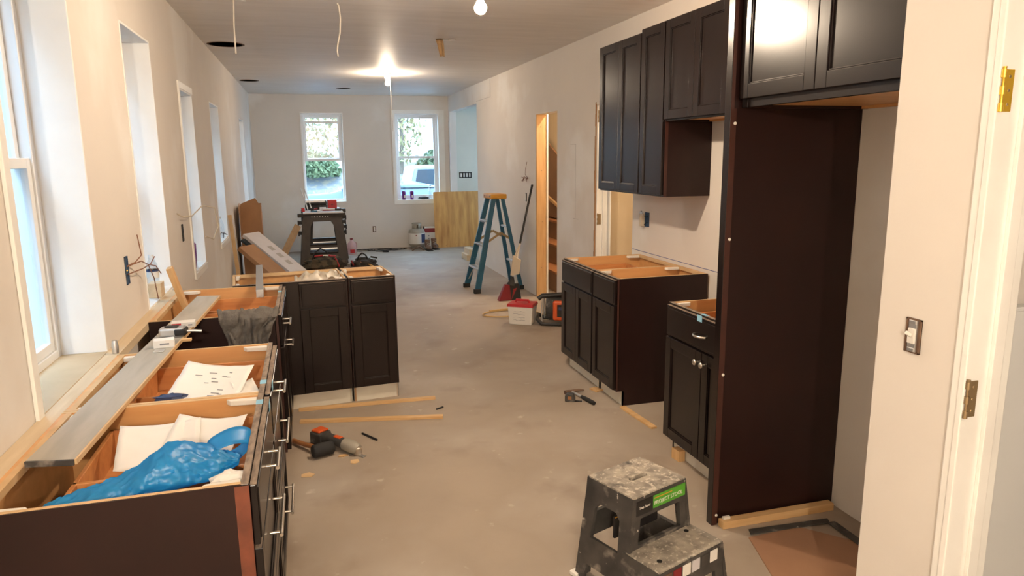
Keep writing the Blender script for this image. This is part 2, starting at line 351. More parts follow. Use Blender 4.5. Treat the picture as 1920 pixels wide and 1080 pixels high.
MB().prism([(0, .66), (2.40, 1.24), (2.40, 1.28), (0, .70)], .44, .47, YZ(0)).build('handrail', 'pinex', stair)
# framing of doorways
d3 = struct(MB().box(WR, D1[1] - .042, 0, WR + .12, D1[1] - .004, D1[2]).build('door_2', 'pine', bevel=.002), 'bare pine stud framing the stair doorway')
MB().box(WR + .12, D1[1] - .05, 0, WR + .14, D1[1] - .03, D1[2]).build('drywall_edge', 'trim', d3)
for z in (.35, .9, 1.5, 2.0): MB().lathe([(.006, 0), (.004, .002)], 8, Matrix.Translation((WR + .05 + .02 * (z % 1), D1[1] - .042, z)) @ Matrix.Rotation(PI / 2, 4, 'X')).build('nail', 'brassd', d3)
d4 = struct(MB().box(WR + .004, D2[1] - .022, 0, WR + .116, D2[1] - .002, D2[2] - .01).box(WR + .06, D2[1] - .036, 0, WR + .085, D2[1] - .022, D2[2] - .01).box(WR + .12, D2[1] - .06, 0, WR + .135, D2[1] + .05, 2.2).build('door_3', 'trim', bevel=.003), 'cream painted jamb of the pantry doorway')
tb = MB(); random.seed(3)
zz = .03
while zz < 2.10:
    h = random.uniform(.05, .12); tb.box(WR - .004 - random.random() * .004, D2[1] - .002, zz, WR + .004, D2[1] + random.uniform(.006, .022), zz + h); zz += h
tb.build('torn_drywall_edge', 'card', d4)
for z, l in ((2.02, 'dark brown hinge on the pantry jamb near the doorway head'), (1.08, 'dark brown hinge on the pantry jamb above the twin base cabinets')):
    hinge('jamb_hinge', l, (WR + .012, D2[1] - .023, z), 0, 'brassd', .10)

# windows
def window_left(n, y0, y1, z0, z1, near=False):
    xo = WL - TK
    g = .012
    f = MB()  # liner boards round the opening (painted return)
    f.box(xo, y0 - .001, z0, WL + .004, y0 + g, z1 + .001).box(xo, y1 - g, z0, WL + .004, y1 + .001, z1 + .001).box(xo, y0 + g, z1 - g, WL + .004, y1 - g, z1 + .001)
    wd = struct(f.build('window_%d' % n, 'reveal', bevel=.002), 'deep white window in the left wall')
    MB().box(xo + .06, y0 + g, z0 - .02, WL + .006, y1 - g, z0 + .012).build('window_sill', 'trim' if n != 1 else 'sillwood', wd, bevel=.002)
    xs = xo + .045
    fr = MB(); w = .045
    fr.box(xo, y0 + g, z0, xo + .085, y0 + g + w, z1 - g).box(xo, y1 - g - w, z0, xo + .085, y1 - g, z1 - g).box(xo, y0 + g + w, z1 - g - w, xo + .085, y1 - g - w, z1 - g).box(xo, y0 + g + w, z0, xo + .085, y1 - g - w, z0 + w)
    fr.build('window_frame', 'vinyl', wd, bevel=.003)
    zm = z0 + (z1 - z0) * .5
    a, b = y0 + g + w, y1 - g - w
    for nm, za, zb, xx in (('lower_sash', z0 + w, zm + .02, xs + .005), ('upper_sash', zm - .02, z1 - g - w, xs - .028)):
        s = MB(); q = .04
        s.box(xx, a, za, xx + .027, a + q, zb).box(xx, b - q, za, xx + .027, b, zb).box(xx, a + q, za, xx + .027, b - q, za + q).box(xx, a + q, zb - q, xx + .027, b - q, zb)
        so = s.build(nm, 'vinyl', wd, bevel=.003)
        MB().box(xx + .010, a + q, za + q, xx + .014, b - q, zb - q).build('pane', 'glass', so)
    if n in (1, 3):
        c = MB().box(WL, y0 - .045, z0 - .04, WL + .012, y0 + .002, z1 + .05)
        if n == 3: c.box(WL, y0 + .002, z1 + .0, WL + .008, y1 + .02, z1 + .05)
        c.build('casing', 'trim', wd, bevel=.002)
    MB().box(WL - .001, y0, z0 - .05, WL + .012, y1, z0 - .0).build('apron', 'trim' if n != 1 else 'sillwood', wd, bevel=.002)
    return wd
for i, a in enumerate(LW): window_left(i + 1, *a)
def window_far(n, x0, x1, z0, z1, drop):
    f = MB(); g = .014; yo = WF + .22
    f.box(x0, WF - .006, z0, x0 + g, yo, z1).box(x1 - g, WF - .006, z0, x1, yo, z1).box(x0 + g, WF - .006, z1 - g, x1 - g, yo, z1).box(x0 + g, WF - .01, z0, x1 - g, yo, z0 + g)
    if n == 7: f.box(x0 - .05, WF - .012, z0 - .07, x0, WF, z1 + .05).box(x1, WF - .012, z0 - .07, x1 + .10, WF, z1 + .05).box(x0, WF - .012, z1, x1, WF, z1 + .05).box(x0, WF - .014, z0 - .07, x1, WF, z0)
    wd = struct(f.build('window_%d' % n, 'trim', bevel=.002), 'white double hung window in the far wall')
    y = WF + .11; w = .035
    fr = MB().box(x0 + g, y, z0 + g, x0 + g + w, y + .08, z1 - g).box(x1 - g - w, y, z0 + g, x1 - g, y + .08, z1 - g).box(x0 + g + w, y, z1 - g - w, x1 - g - w, y + .08, z1 - g).box(x0 + g + w, y, z0 + g, x1 - g - w, y + .08, z0 + g + w)
    fr.build('window_frame', 'vinyl', wd, bevel=.003)
    zm = z0 + (z1 - z0) * .49; a, b = x0 + g + w, x1 - g - w
    if drop: spec = (('lower_sash', zm - .04, z1 - .14, y - .01), ('upper_sash', zm - .02, z1 - g - w, y + .03))
    else: spec = (('lower_sash', z0 + g + w, zm + .03, y + .005), ('upper_sash', zm - .01, z1 - g - w, y + .035))
    for nm, za, zb, yy in spec:
        s = MB(); q = .04
        s.box(a, yy, za, a + q, yy + .027, zb).box(b - q, yy, za, b, yy + .027, zb).box(a + q, yy, za, b - q, yy + .027, za + q).box(a + q, yy, zb - q, b - q, yy + .027, zb)
        so = s.build(nm, 'vinyl', wd, bevel=.003)
        MB().box(a + q, yy + .010, za + q, b - q, yy + .014, zb - q).build('pane', 'glass', so)
    MB().box((x0 + x1) / 2 - .03, y - .02, zm + .03, (x0 + x1) / 2 + .03, y, zm + .045).build('sash_lock', 'vinyl', wd)
window_far(6, *FW[0], True); window_far(7, *FW[1], False)

# ------------------------------------------------------------------ kitchen cabinets
def bar_pull(parent, cx, cz, L, y=-.02, vert=False):
    b = MB(); a = L / 2 - .02
    if vert: b.tube([(cx, y - .034, cz - L / 2), (cx, y - .034, cz + L / 2)], .0055, 10); pts = [(cx, cz - a), (cx, cz + a)]
    else: b.tube([(cx - L / 2, y - .034, cz), (cx + L / 2, y - .034, cz)], .0055, 10); pts = [(cx - a, cz), (cx + a, cz)]
    for px, pz in pts: b.tube([(px, y, pz), (px, y - .032, pz)], .0045, 8)
    return b.build('handle', 'metal', parent, smooth=True)
def knob(parent, cx, cz, y=-.02):
    X = Matrix.Translation((cx, y, cz)) @ Matrix.Rotation(PI / 2, 4, 'X')
    return MB().lathe([(.006, 0), (.005, .012), (.013, .018), (.0155, .024), (.012, .030), (.004, .032)], 16, X).build('knob', 'metal', parent, smooth=True)
def arch_pull(parent, cx, cz, L=.10, y=-.02):
    pts = [(cx - L / 2 + L * k / 12, y - .030 * math.sin(PI * k / 12) ** .6, cz) for k in range(13)]
    return MB().tube(pts, .0062, 10).build('handle', 'metal', parent, smooth=True)
def shaker(name, parent, x0, x1, z0, z1, y0=-.021, m='dark', fw=.056):
    y1 = 0; b = MB()
    b.box(x0, y0, z0, x0 + fw, y1, z1).box(x1 - fw, y0, z0, x1, y1, z1).box(x0 + fw, y0, z0, x1 - fw, y1, z0 + fw).box(x0 + fw, y0, z1 - fw, x1 - fw, y1, z1)
    d = b.build(name, m, parent, bevel=.0022)
    MB().box(x0 + fw - .004, y0 + .010, z0 + fw - .004, x1 - fw + .004, y0 + .016, z1 - fw + .004).build('center_panel', m, d)
    i = .006; t = MB()   # moulded inner lip
    t.box(x0 + fw, y0 + .004, z0 + fw, x0 + fw + i, y0 + .011, z1 - fw).box(x1 - fw - i, y0 + .004, z0 + fw, x1 - fw, y0 + .011, z1 - fw)
    t.box(x0 + fw + i, y0 + .004, z0 + fw, x1 - fw - i, y0 + .011, z0 + fw + i).box(x0 + fw + i, y0 + .004, z1 - fw - i, x1 - fw - i, y0 + .011, z1 - fw)
    t.build('inner_lip', m, d, bevel=.002)
    return d
def slab(name, parent, x0, x1, z0, z1, y0=-.021, m='dark'):
    b = MB().box(x0, y0 + .004, z0, x1, 0, z1).box(x0 + .012, y0, z0 + .012, x1 - .012, y0 + .006, z1 - .012)
    return b.build(name, m, parent, bevel=.003)
def drawer_box(parent, x0, x1, z0, z1, d, divider=False):
    b = MB(); t = .013
    b.box(x0, .01, z0, x0 + t, d, z1).box(x1 - t, .01, z0, x1, d, z1).box(x0, d - t, z0, x1, d, z1).box(x0, .01, z0, x1, .01 + t, z1).box(x0, .01, z0, x1, d, z0 + .008)
    if divider: b.box(x0 + (x1 - x0) * .36, .01, z0, x0 + (x1 - x0) * .36 + t, d, z1)
    return b.build('drawer_box', 'drawer', parent, bevel=.002)
H = .876; TOE = .105
def base_cabinet(label, loc, rz, w, d, fronts, ends=(False, False), divider=False, group=None, braces=True, tapes=(), toe_in=.075, band=.012):
    t = thing('base_cabinet', label, 'cabinet', loc, rz, group)
    prof = [(toe_in, 0), (d, 0), (d, H), (.017, H), (.017, TOE), (toe_in, TOE)]
    for k, (xa, xb) in enumerate(((0, .016), (w - .016, w))):
        e = ends[k]; ia, ib = (xa + .005, xb) if k == 0 and e else ((xa, xb - .005) if e else (xa, xb))
        MB().prism(prof, ia, ib, YZ(0)).build('side_panel', 'maple', t)
        MB().box(ia, .019, H, ib, d, H + .0015).build('panel_edge', 'ply_edge', t)
        if e:
            MB().prism(prof, xa if k == 0 else xb - .005, xa + .005 if k == 0 else xb, YZ(0)).build('end_skin', 'end', t)
            xe = -.0012 if k == 0 else w
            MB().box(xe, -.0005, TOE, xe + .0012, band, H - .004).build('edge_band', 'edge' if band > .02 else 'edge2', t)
    MB().box(.016, d - .012, TOE, w - .016, d, H).build('back_panel', 'maple', t)
    MB().box(.016, d - .03, H - .02, w - .016, d - .012, H + .001).build('back_rail', 'ply_edge', t)
    MB().box(.016, .02, TOE, w - .016, d - .012, TOE + .014).build('bottom_panel', 'maple', t)
    ff = MB().box(0, 0, TOE, .038, .019, H).box(w - .038, 0, TOE, w, .019, H).box(.038, 0, H - .035, w - .038, .019, H).box(.038, 0, TOE, w - .038, .019, TOE + .03)
    zs = sorted({f[2] for f in fronts if f[2] > TOE + .1})
    for z in zs: ff.box(.038, 0, z - .02, w - .038, .019, z + .02)
    ff.build('face_frame', 'dark', t, bevel=.0015)
    MB().box(.0, .0005, H, w, .0185, H + .002).build('frame_top_edge', 'raw', t)
    MB().box(0, toe_in, 0, w, toe_in + .008, TOE).build('toe_kick', 'toe', t)
    if braces:
        for (cx, cy, sx, sy) in ((.018, .021, 1, 1), (w - .018, .021, -1, 1), (.018, d - .03, 1, -1), (w - .018, d - .03, -1, -1)):
            MB().prism([(cx, cy), (cx + sx * .030, cy), (cx + sx * .022, cy + sy * .085), (cx, cy + sy * .10)], H - .022, H - .004).build('corner_block', 'brace', t, bevel=.002)
    for (x0, x1, z0, z1, kind, hw) in fronts:
        if kind == 'door': o = shaker('door', t, x0, x1, z0, z1)
        elif kind == 'panel_drawer': o = shaker('drawer_front', t, x0, x1, z0, z1, fw=.045)
        else: o = slab('drawer_front', t, x0, x1, z0, z1)
        if kind != 'door':
            dz = min(.10, (z1 - z0) - .05)
            if z1 > .8: drawer_box(o, x0 + .03, x1 - .03, z0 + .015, z0 + .015 + dz, d - .14, divider)
            MB().box(x0 - .0003 + .002, -.0175, z1, x1 - .002, -.0015, z1 + .0012).build('front_top_edge', 'raw', o)
        if hw:
            if hw[0] == 'bar': bar_pull(o, hw[1], hw[2], hw[3])
            elif hw[0] == 'knob': knob(o, hw[1], hw[2])
            elif hw[0] == 'arch': arch_pull(o, hw[1], hw[2])
    for x in tapes: MB().box(x, -.002, H + .002, x + .045, .020, H + .003).box(x, -.0225, H - .03, x + .045, -.0215, H + .003).build('tape_strip', 'tape', t)
    return t
R90 = PI / 2
def drawers3(w):
    g = .012
    return [(g, w - g, .70, .866, 'slab', ('bar', w / 2, .785, .15)), (g, w - g, .41, .69, 'panel_drawer', ('bar', w / 2, .60, .26)), (g, w - g, .115, .40, 'panel_drawer', ('bar', w / 2, .30, .26))]
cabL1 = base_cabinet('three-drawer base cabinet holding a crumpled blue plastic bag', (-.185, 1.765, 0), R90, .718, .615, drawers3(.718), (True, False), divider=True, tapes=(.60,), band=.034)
cabL2 = base_cabinet('three-drawer base cabinet holding a sheet of drawn plans, beside the dishwasher gap', (-.185, 2.487, 0), R90, .70, .615, drawers3(.70), (False, True), divider=True, tapes=(.10,))
cabL3 = base_cabinet('open-topped base cabinet with grey cloth draped over its side panel', (-.185, 3.795, 0), R90, .885, .615,
                     [(.012, .44, .70, .866, 'slab', ('bar', .226, .785, .15)), (.445, .873, .70, .866, 'slab', None), (.012, .44, .115, .69, 'door', ('bar', .40, .62, .15)), (.445, .873, .115, .69, 'door', None)], (True, False), tapes=(.62,))
for o in cabL3.children:
    if 'bar' in o.name: pass
# bar pull on lower doors of the sink-side cabinet reads vertical in the photo
PR = math.radians(5.0)
def prot(lx, ly=0): return (-.49 + lx * math.cos(PR) - ly * math.sin(PR), 4.725 + lx * math.sin(PR) + ly * math.cos(PR), 0)
cabP1 = base_cabinet('wider peninsula base cabinet with crumpled white plastic in its open top', prot(0), PR, .716, .47,
                     [(.402, .702, .70, .864, 'slab', None), (.402, .702, .112, .69, 'door', None)], (False, True), toe_in=.022)
MB().box(.03, -.002, .105, .402, .0, .872).build('filler_panel', 'dark', cabP1, bevel=.001)
cabP2 = base_cabinet('narrow peninsula base cabinet forming the free end of the run', prot(.726), PR, .315, .47,
                     [(.012, .303, .70, .864, 'slab', None), (.012, .303, .112, .69, 'door', None)], (True, True), toe_in=.022)
cabR1 = base_cabinet('two-door base cabinet with one wide drawer beside the pantry doorway', (1.92, 5.185, 0), -R90, .637, .665,
                     [(.010, .627, .70, .866, 'slab', None), (.010, .316, .115, .69, 'door', None), (.321, .627, .115, .69, 'door', None)], toe_in=.05)
cabR2 = base_cabinet('single-door base cabinet with dark red-brown end panel facing the range gap', (1.92, 4.546, 0), -R90, .385, .665,
                     [(.010, .375, .70, .866, 'slab', None), (.010, .375, .115, .69, 'door', None)], (False, True), toe_in=.05)
cabS = base_cabinet('base cabinet with arched drawer pull and two round knobs beside the tall panel', (1.885, 3.41, 0), -R90, .765, .70,
                    [(.010, .755, .70, .866, 'slab', ('arch', .36, .775)), (.010, .380, .115, .69, 'door', ('knob', .352, .635)), (.385, .755, .115, .69, 'door', ('knob', .413, .635))], (True, False), tapes=(.33,), toe_in=.05)
def upper_cabinet(label, loc, rz, w, d, z0, z1, nd, ends=(False, False), lip=.012, cat='cabinet'):
    t = thing('wall_cabinet', label, cat, loc, rz)
    for k, (xa, xb) in enumerate(((0, .016), (w - .016, w))):
        MB().box(xa, .018, z0, xb, d, z1).build('side_panel', 'end', t)
        if ends[k]:
            xe = -.0012 if k == 0 else w
            MB().box(xe, -.0005, z0, xe + .0012, .022, z1).build('edge_band', 'edge2', t)
    MB().box(.016, .019, z0 + .012, w - .016, d, z0 + .026).build('bottom_panel', 'maple', t)
    MB().box(.016, .019, z1 - .016, w - .016, d, z1).build('top_panel', 'maple', t)
    MB().box(.016, d - .01, z0 + .026, w - .016, d, z1 - .016).build('back_panel', 'maple', t)
    MB().box(.016, d - .035, z0, w - .016, d - .012, z0 + .012).build('hanging_rail', 'maple', t)
    MB().box(0, 0, z0, .038, .018, z1).box(w - .038, 0, z0, w, .018, z1).box(.038, 0, z0, w - .038, .018, z0 + .038).box(.038, 0, z1 - .038, w - .038, .018, z1).build('face_frame', 'dark', t, bevel=.0015)
    g = .008; dw = (w - 2 * g - (nd - 1) * .004) / nd
    for k in range(nd):
        x0 = g + k * (dw + .004)
        shaker('door', t, x0, x0 + dw, z0 + lip, z1 - .008)
    return t
upper_cabinet('tall two-door wall cabinet next to the pantry doorway', (2.255, 5.255, 0), -R90, .712, .344, 1.40, 2.49, 2)
upper_cabinet('tall single-door wall cabinet with exposed dark side above the range gap', (2.255, 4.541, 0), -R90, .335, .344, 1.40, 2.51, 1, (False, True))
upper_cabinet('short two-door wall cabinet hung high over the range gap', (2.255, 4.204, 0), -R90, .722, .344, 1.885, 2.51, 2, lip=.012)
upper_cabinet('tall wall cabinet almost hidden behind the refrigerator panel', (2.255, 3.48, 0), -R90, .83, .344, 1.405, 2.51, 2)
upper_cabinet('deep two-door cabinet over the refrigerator alcove reflecting a bulb', (1.742, 2.602, 0), -R90, .912, .617, 1.862, 2.51, 2, lip=.034)
t = thing('refrigerator_panel', 'tall dark brown end panel standing beside the refrigerator alcove', 'panel', (1.69, 2.604, 0))
MB().box(.018, .012, .0, .668, .030, 2.51).build('panel_board', 'end', t)
MB().box(0, 0, 0, .018, .042, 2.51).build('front_stile', 'dark', t, bevel=.0015)
MB().box(.002, -.0012, 0, .018, 0, 2.51).build('stile_edge', 'edge2', t)
MB().box(.018, 0, .0, .03, .012, 1.86).build('inner_stile', 'edge2', t)
for z in (.05, .72, 1.32, 1.80): MB().lathe([(.006, 0), (.007, .004), (.004, .007)], 10, Matrix.Translation((.022, -.0015, z)) @ Matrix.Rotation(PI / 2, 4, 'X')).build('screw_cap', 'brace', t)
tag(MB().box(0, 0, 0, .60, .042, .036).build('wood_strip', 'pinex', loc=(1.722, 2.556, 0), bevel=.002), 'pine strip on the floor along the foot of the tall dark panel', 'wood strip')
tag(MB().box(0, 0, 0, .035, .013, .012).build('plastic_shim', 'brace', loc=(1.735, 2.575, .036)), 'small white shim on the pine strip below the tall panel', 'shim')

# ------------------------------------------------------------------ lamps
def bulb(label, x, y, z, cord=False, top=CH, string=False, m='bulb'):
    t = thing('light_bulb', label, 'light', (x, y, z))
    r = .031
    prof = [(.004, -r)] + [(r * math.sin(a), -r * math.cos(a)) for a in [PI * k / 12 for k in range(1, 10)]] + [(.016, .034), (.0135, .042)]
    MB().lathe(prof, 20).build('bulb_glass', m, t, smooth=True)
    MB().lathe([(.0135, .040), (.0135, .058)], 16).build('screw_base', 'metal', t, smooth=True)
    if cord:
        MB().lathe([(.020, .052), (.024, .06), (.024, .09), (.008, .105)], 16).build('socket', 'black', t, smooth=True)
        MB().tube([(0, 0, .10), (.004, .002, .16), (0, 0, top - z)], .004, 8).build('cord', 'wirew', t, smooth=True)
    else:
        h = top - z
        MB().lathe([(.020, .050), (.030, .056), (.045, h - .02), (.055, h - .012), (.055, h)], 24).build('lampholder', 'porcelain', t, smooth=True)
    if string: MB().tube([(.03, .01, h - .02), (.036, .0, .0), (.042, 0, -.3), (.05, 0, -.62)], .003, 6).build('pull_string', 'wirew', t, smooth=True)
    return t
bulb('bare lit bulb hanging on a short cord over the kitchen floor', .89, 3.61, 2.405, cord=True)
bulb('bare lit bulb in a ceiling lampholder with a long pull string', 1.11, 9.70, 2.63, string=True, m='bulb_far')
bulb('bare lit bulb on a long cord past the side doorway end of the kitchen', -.20, -1.30, 2.10, cord=True, m='fill_bulb_near')  # unseen bulb behind the camera, added to light the foreground
bulb('bare lit bulb in the stair closet ceiling', 3.08, 7.7, 2.63, m='fill_bulb_stair')  # unseen bulb, added to brighten the stairs
bulb('bare lit bulb in the pantry ceiling', 3.0, 4.9, 2.63, m='fill_bulb_closet')  # unseen bulb, added to brighten the pantry wall

# ------------------------------------------------------------------ ceiling fittings
for i, (x, y, r) in enumerate(HOLES):
    t = thing('recessed_light_can', ['open recessed light can above the hanging cable by the left wall', 'open recessed light can in the far left ceiling corner', 'open recessed light can in front of the far wall windows'][i], 'light can', (x, y, CH))
    MB().lathe([(r + .012, -.003), (r + .012, .0), (r - .006, .0), (r - .006, -.003)], 28).build('rim', 'canring', t, smooth=True)
    MB().lathe([(r - .004, .0), (r - .004, .13), (.02, .14)], 28).build('can', 'canring', t, smooth=True)
tag(MB().tube([(0, 0, .16), (.004, 0, .0), (-.006, 0, -.18), (-.008, 0, -.36)], .0055, 8).build('ceiling_cable', 'wirew', loc=(-.412, 5.50, CH), smooth=True), 'straight white cable hanging from a torn ceiling hole by the left wall', 'cable')
tag(MB().tube([(0, 0, .004), (.012, 0, -.02), (.018, 0, -.10), (.010, 0, -.20), (-.010, 0, -.28), (-.016, 0, -.33), (-.012, 0, -.365)], .0055, 8).build('ceiling_cable', 'wirew', loc=(.29, 5.46, CH), smooth=True), 'curved white cable hanging from the middle of the ceiling', 'cable')
def flapf(u, v):
    y = 0; x = (u - .5) * .07 * (1 - .35 * v) + .02 * v; z = -.16 * v; return (x, -.03 * math.sin(v * 2.2) + .012 * math.sin(u * 9), z)
t = thing('torn_paper_flap', 'tan torn paper flap hanging from a ragged hole in the ceiling', 'torn paper', (1.285, 6.85, CH))
MB().grid(flapf, 7, 9).build('paper_tongue', 'flap', t, solid=.004, smooth=True)
MB().prism([(a - 1.285, b - 6.85) for a, b in tear], .05, .06).build('hole_lining', 'hole_black', t)  # near-black sheet cut to the tear outline, set above the ceiling

# ------------------------------------------------------------------ wall electrics
def device_box(name, label, loc, rz, w=.055, h=.095, inner='black', dev=None, cat='outlet'):
    # local: wall plane is x-z, front faces -y
    t = thing(name, label, cat, loc, rz)
    MB().box(-w / 2, -.002, -h / 2, w / 2, .0, h / 2).build('box_back', inner, t)
    MB().box(-w / 2, -.006, -h / 2, -w / 2 + .004, 0, h / 2).box(w / 2 - .004, -.006, -h / 2, w / 2, 0, h / 2).box(-w / 2, -.006, -h / 2, w / 2, 0, -h / 2 + .004).box(-w / 2, -.006, h / 2 - .004, w / 2, 0, h / 2).build('box_rim', inner, t)
    if dev == 'duplex':
        MB().box(-.013, -.010, -.045, .013, -.002, .045).build('strap', 'steel', t)
        for z in (-.02, .02): MB().box(-.015, -.016, z - .015, .015, -.004, z + .015).build('receptacle', 'white', t, bevel=.003)
    if dev == 'switch':
        MB().box(-.014, -.008, -.046, .014, -.002, .046).build('strap', 'steel', t, bevel=.001)
        MB().box(-.012, -.013, -.022, .012, -.006, .022).build('switch_body', 'white', t, bevel=.002)
        MB().beam((0, -.012, .002), (0, -.030, .012), .008, .011).build('toggle', 'white', t, bevel=.002)
        for z in (-.04, .04): MB().box(-.012, -.010, z - .006, .012, -.005, z + .006).build('ear', 'steel', t, bevel=.002)
    return t
device_box('light_switch', 'bare toggle switch without cover plate above the dull brass hinge', (1.64, 1.553, 1.163), -R90, .052, .100, 'boot', 'switch', 'switch')
device_box('wall_outlet', 'bare outlet without cover plate below the far windows', (1.16, WF, .36), 0, .06, .11, 'boot', 'duplex')
device_box('wall_outlet', 'bare outlet on the right wall behind the broom handle', (WR, 8.35, 1.17), -R90, .05, .10, 'black', 'duplex')
t = device_box('wall_outlet', 'outlet pulled out of its box above the twin base cabinets', (WR, 5.10, 1.165), -R90, .065, .115, 'blue', None)
MB().box(-.060, -.045, -.055, -.022, -.015, .045).build('receptacle', 'tan', t, bevel=.003)
MB().tube([(-.03, -.03, .045), (-.05, -.03, .065), (-.07, -.035, .055)], .003, 6).tube([(-.02, -.02, .03), (0, -.01, .02), (.012, -.003, .03)], .003, 6).tube([(-.03, -.02, -.05), (-.01, -.012, -.03), (.008, -.003, -.02)], .003, 6).build('wire', 'black', t)
MB().box(-.07, -.040, .03, -.02, -.034, .062).build('ear', 'steel', t)
t = device_box('switch_box', 'four-gang switch box on the pale hall wall above the plywood sheet', (2.90, 13.18, 1.32), 0, .24, .11, 'black', None, 'switch')
for k in range(4): MB().box(-.095 + .055 * k, -.012, -.035, -.070 + .055 * k, -.002, .035).build('switch_body', 'white', t)
t = device_box('wiring_box', 'blue electrical box with brown wires sprouting between the two windows above the drawer cabinets', (WL, 3.745, 1.151), R90, .050, .135, 'blue', None, 'wiring')
for k, pts in enumerate(([(.0, -.004, .02), (.06, -.03, .03), (.13, -.045, .055), (.17, -.03, .12), (.20, -.02, .15)], [(.0, -.004, .018), (.09, -.05, .03), (.18, -.06, .0), (.24, -.07, -.08), (.29, -.07, -.20)],
                         [(.0, -.004, -.02), (.10, -.05, -.01), (.19, -.07, .0), (.25, -.08, .03)], [(.18, -.06, .0), (.26, -.08, -.02), (.32, -.09, -.07)])):
    MB().tube(pts, .0028, 6).build('wire', 'copper', t, smooth=True)
MB().tube([(0, -.004, 0), (-.03, -.01, .002)], .003, 6).build('clamp_wire', 'brass', t)
t = device_box('wiring_box', 'dark recessed electrical box beside the third left window', (WL, 5.40, 1.165), R90, .045, .12, 'black', None, 'wiring')
tag(MB().tube([(WL - .0, 5.25, 1.31), (WL + .03, 5.32, 1.28), (WL + .06, 5.5, 1.275), (WL + .10, 5.75, 1.33), (WL + .16, 5.95, 1.30), (WL + .17, 6.0, 1.15), (WL + .14, 5.9, 1.06), (WL + .11, 5.72, 1.10)], .0045, 8).build('wall_cable', 'tan', smooth=True), 'looped tan cable sticking out of the wall by the third left window', 'cable')
t = thing('wire_cluster', 'tangle of brown wires poking from the right wall beside the stair doorway', 'wiring', (WR, 8.28, 1.40))
random.seed(5)
for k in range(6):
    a = random.uniform(-1, 1); L = random.uniform(.12, .2)
    MB().tube([(0, 0, 0), (-.03, a * .08, random.uniform(-.03, .03)), (-.05, a * L, random.uniform(-.05, .02)), (-.04, a * L * .5, random.uniform(-.04, .03))], .003, 6).build('wire', 'copper', t, smooth=True)
MB().tube([(0, 0, 0), (-.04, -.02, .05), (-.05, -.07, .12), (-.04, -.09, .2)], .003, 6).build('wire', 'copper', t, smooth=True)
device_box('wall_outlet', 'white outlet edge on the left wall above the blue bag cabinet', (WL, 2.02, 1.12), R90, .07, .115, 'white', 'duplex')

# ------------------------------------------------------------------ things on the left run
tag(MB().box(WL + .001, 1.2, .835, -.801, 4.72, .874).build('wood_cleat', 'piney', bevel=.002), 'long pine cleat along the left wall behind the base cabinets', 'wood strip')
t = thing('long_board', 'long grey worn board laid across the left base cabinets', 'board', (0, 0, .8785))
bd = [(-.762, 2.045), (-.640, 2.020), (-.526, 4.337), (-.648, 4.362)]
MB().prism(bd, 0, .015).build('board_face', 'plank', t, bevel=.001)
MB().prism([(-.640, 2.02), (-.634, 2.02), (-.520, 4.337), (-.526, 4.337)], 0, .014).build('pale_edge', 'ply_edge', t)
MB().prism([(-.762, 2.045), (-.640, 2.020), (-.6404, 2.012), (-.7624, 2.037)], 0, .015).build('dark_end', 'blackd', t)
zt = .894
t = thing('small_carton', 'flat white carton with a red end on the long grey board', 'box', (-.600, 3.56, zt), math.radians(4))
MB().box(-.052, -.03, 0, .052, .03, .026).build('carton', 'white', t, bevel=.001); MB().box(-.049, -.0306, .003, -.008, -.030, .023).build('red_print', 'red', t); MB().box(.022, -.0306, .010, .040, -.030, .016).build('print', 'ink', t)
t = thing('laser_level', 'grey and black boxy tool on the long grey board', 'tool', (-.612, 3.38, zt), math.radians(-4))
MB().box(-.058, -.03, 0, .050, .03, .042).build('body', 'steel', t, bevel=.010); MB().box(.005, -.032, .004, .055, .032, .038).build('grip', 'black', t, bevel=.008)
MB().box(-.035, -.02, .042, .02, .02, .046).build('top_plate', 'black', t, bevel=.002); MB().tube([(.05, 0, .02), (.085, .005, .018), (.115, .008, .014)], [.006, .007, .007], 8).build('probe', 'steel', t)
t = thing('small_carton', 'small white carton with tiny print standing on the long grey board', 'box', (-.622, 3.20, zt), math.radians(8))
MB().box(-.040, -.026, 0, .040, .026, .032).build('carton', 'paper', t, bevel=.001); MB().box(-.016, -.0266, .012, .020, -.026, .019).build('print', 'ink', t)
tag(MB().box(-.02, -.018, 0, .02, .018, .004).build('metal_clip', 'steel', loc=(-.628, 3.12, zt), bevel=.001), 'small shiny metal plate in front of the white carton on the board', 'plate')
tag(MB().box(-.02, -.012, 0, .02, .012, .010).build('wood_offcut', 'pinex', loc=(-.545, 3.27, zt)), 'tiny tan block beside the white carton on the grey board', 'block')
# blue bag
def bagf(u, v):
    th = u * 2 * PI; x = -.676 + .45 * v
    hump = math.exp(-((v - .64) / .19) ** 2)
    ctr = .822 + .030 * v + .034 * hump
    rz_ = .012 + .014 * min(1, v * 5) + .028 * hump; ry = .052 + .030 * math.sin(PI * v) + .015 * hump
    if v > .9: rz_ *= (1.03 - v) / .13; ry *= (1.12 - v) / .22
    c, s_ = math.cos(th), math.sin(th)
    def ridge(f, o): return 1 - 2 * abs(mnoise.noise(Vector((x * f + o, c * f * .09 + o, s_ * f * .09))))
    n = mnoise.noise(Vector((x * 11, c * 1.6, s_ * 1.6))) * .25
    cr = .007 * ridge(17, 1) + .005 * ridge(38, 4) + .002 * ridge(90, 7) - .008
    y = 1.862 + .12 * v + .02 * mnoise.noise(Vector((x * 7, 0, 3))) + c * (ry * (1 + n) + cr); z = ctr + s_ * (rz_ * (1 + n)) + cr * (1 if s_ > -.2 else .3)
    return (x, max(y, 1.786 + .002 * abs(mnoise.noise(Vector((x * 30, z * 30, 0))))), z)
t = thing('plastic_bag', 'crumpled blue plastic bag with handle loops lying in an open drawer cabinet', 'bag')
MB().grid(bagf, 72, 110, wrap_u=True).build('bag_body', 'bag', t, smooth=True)
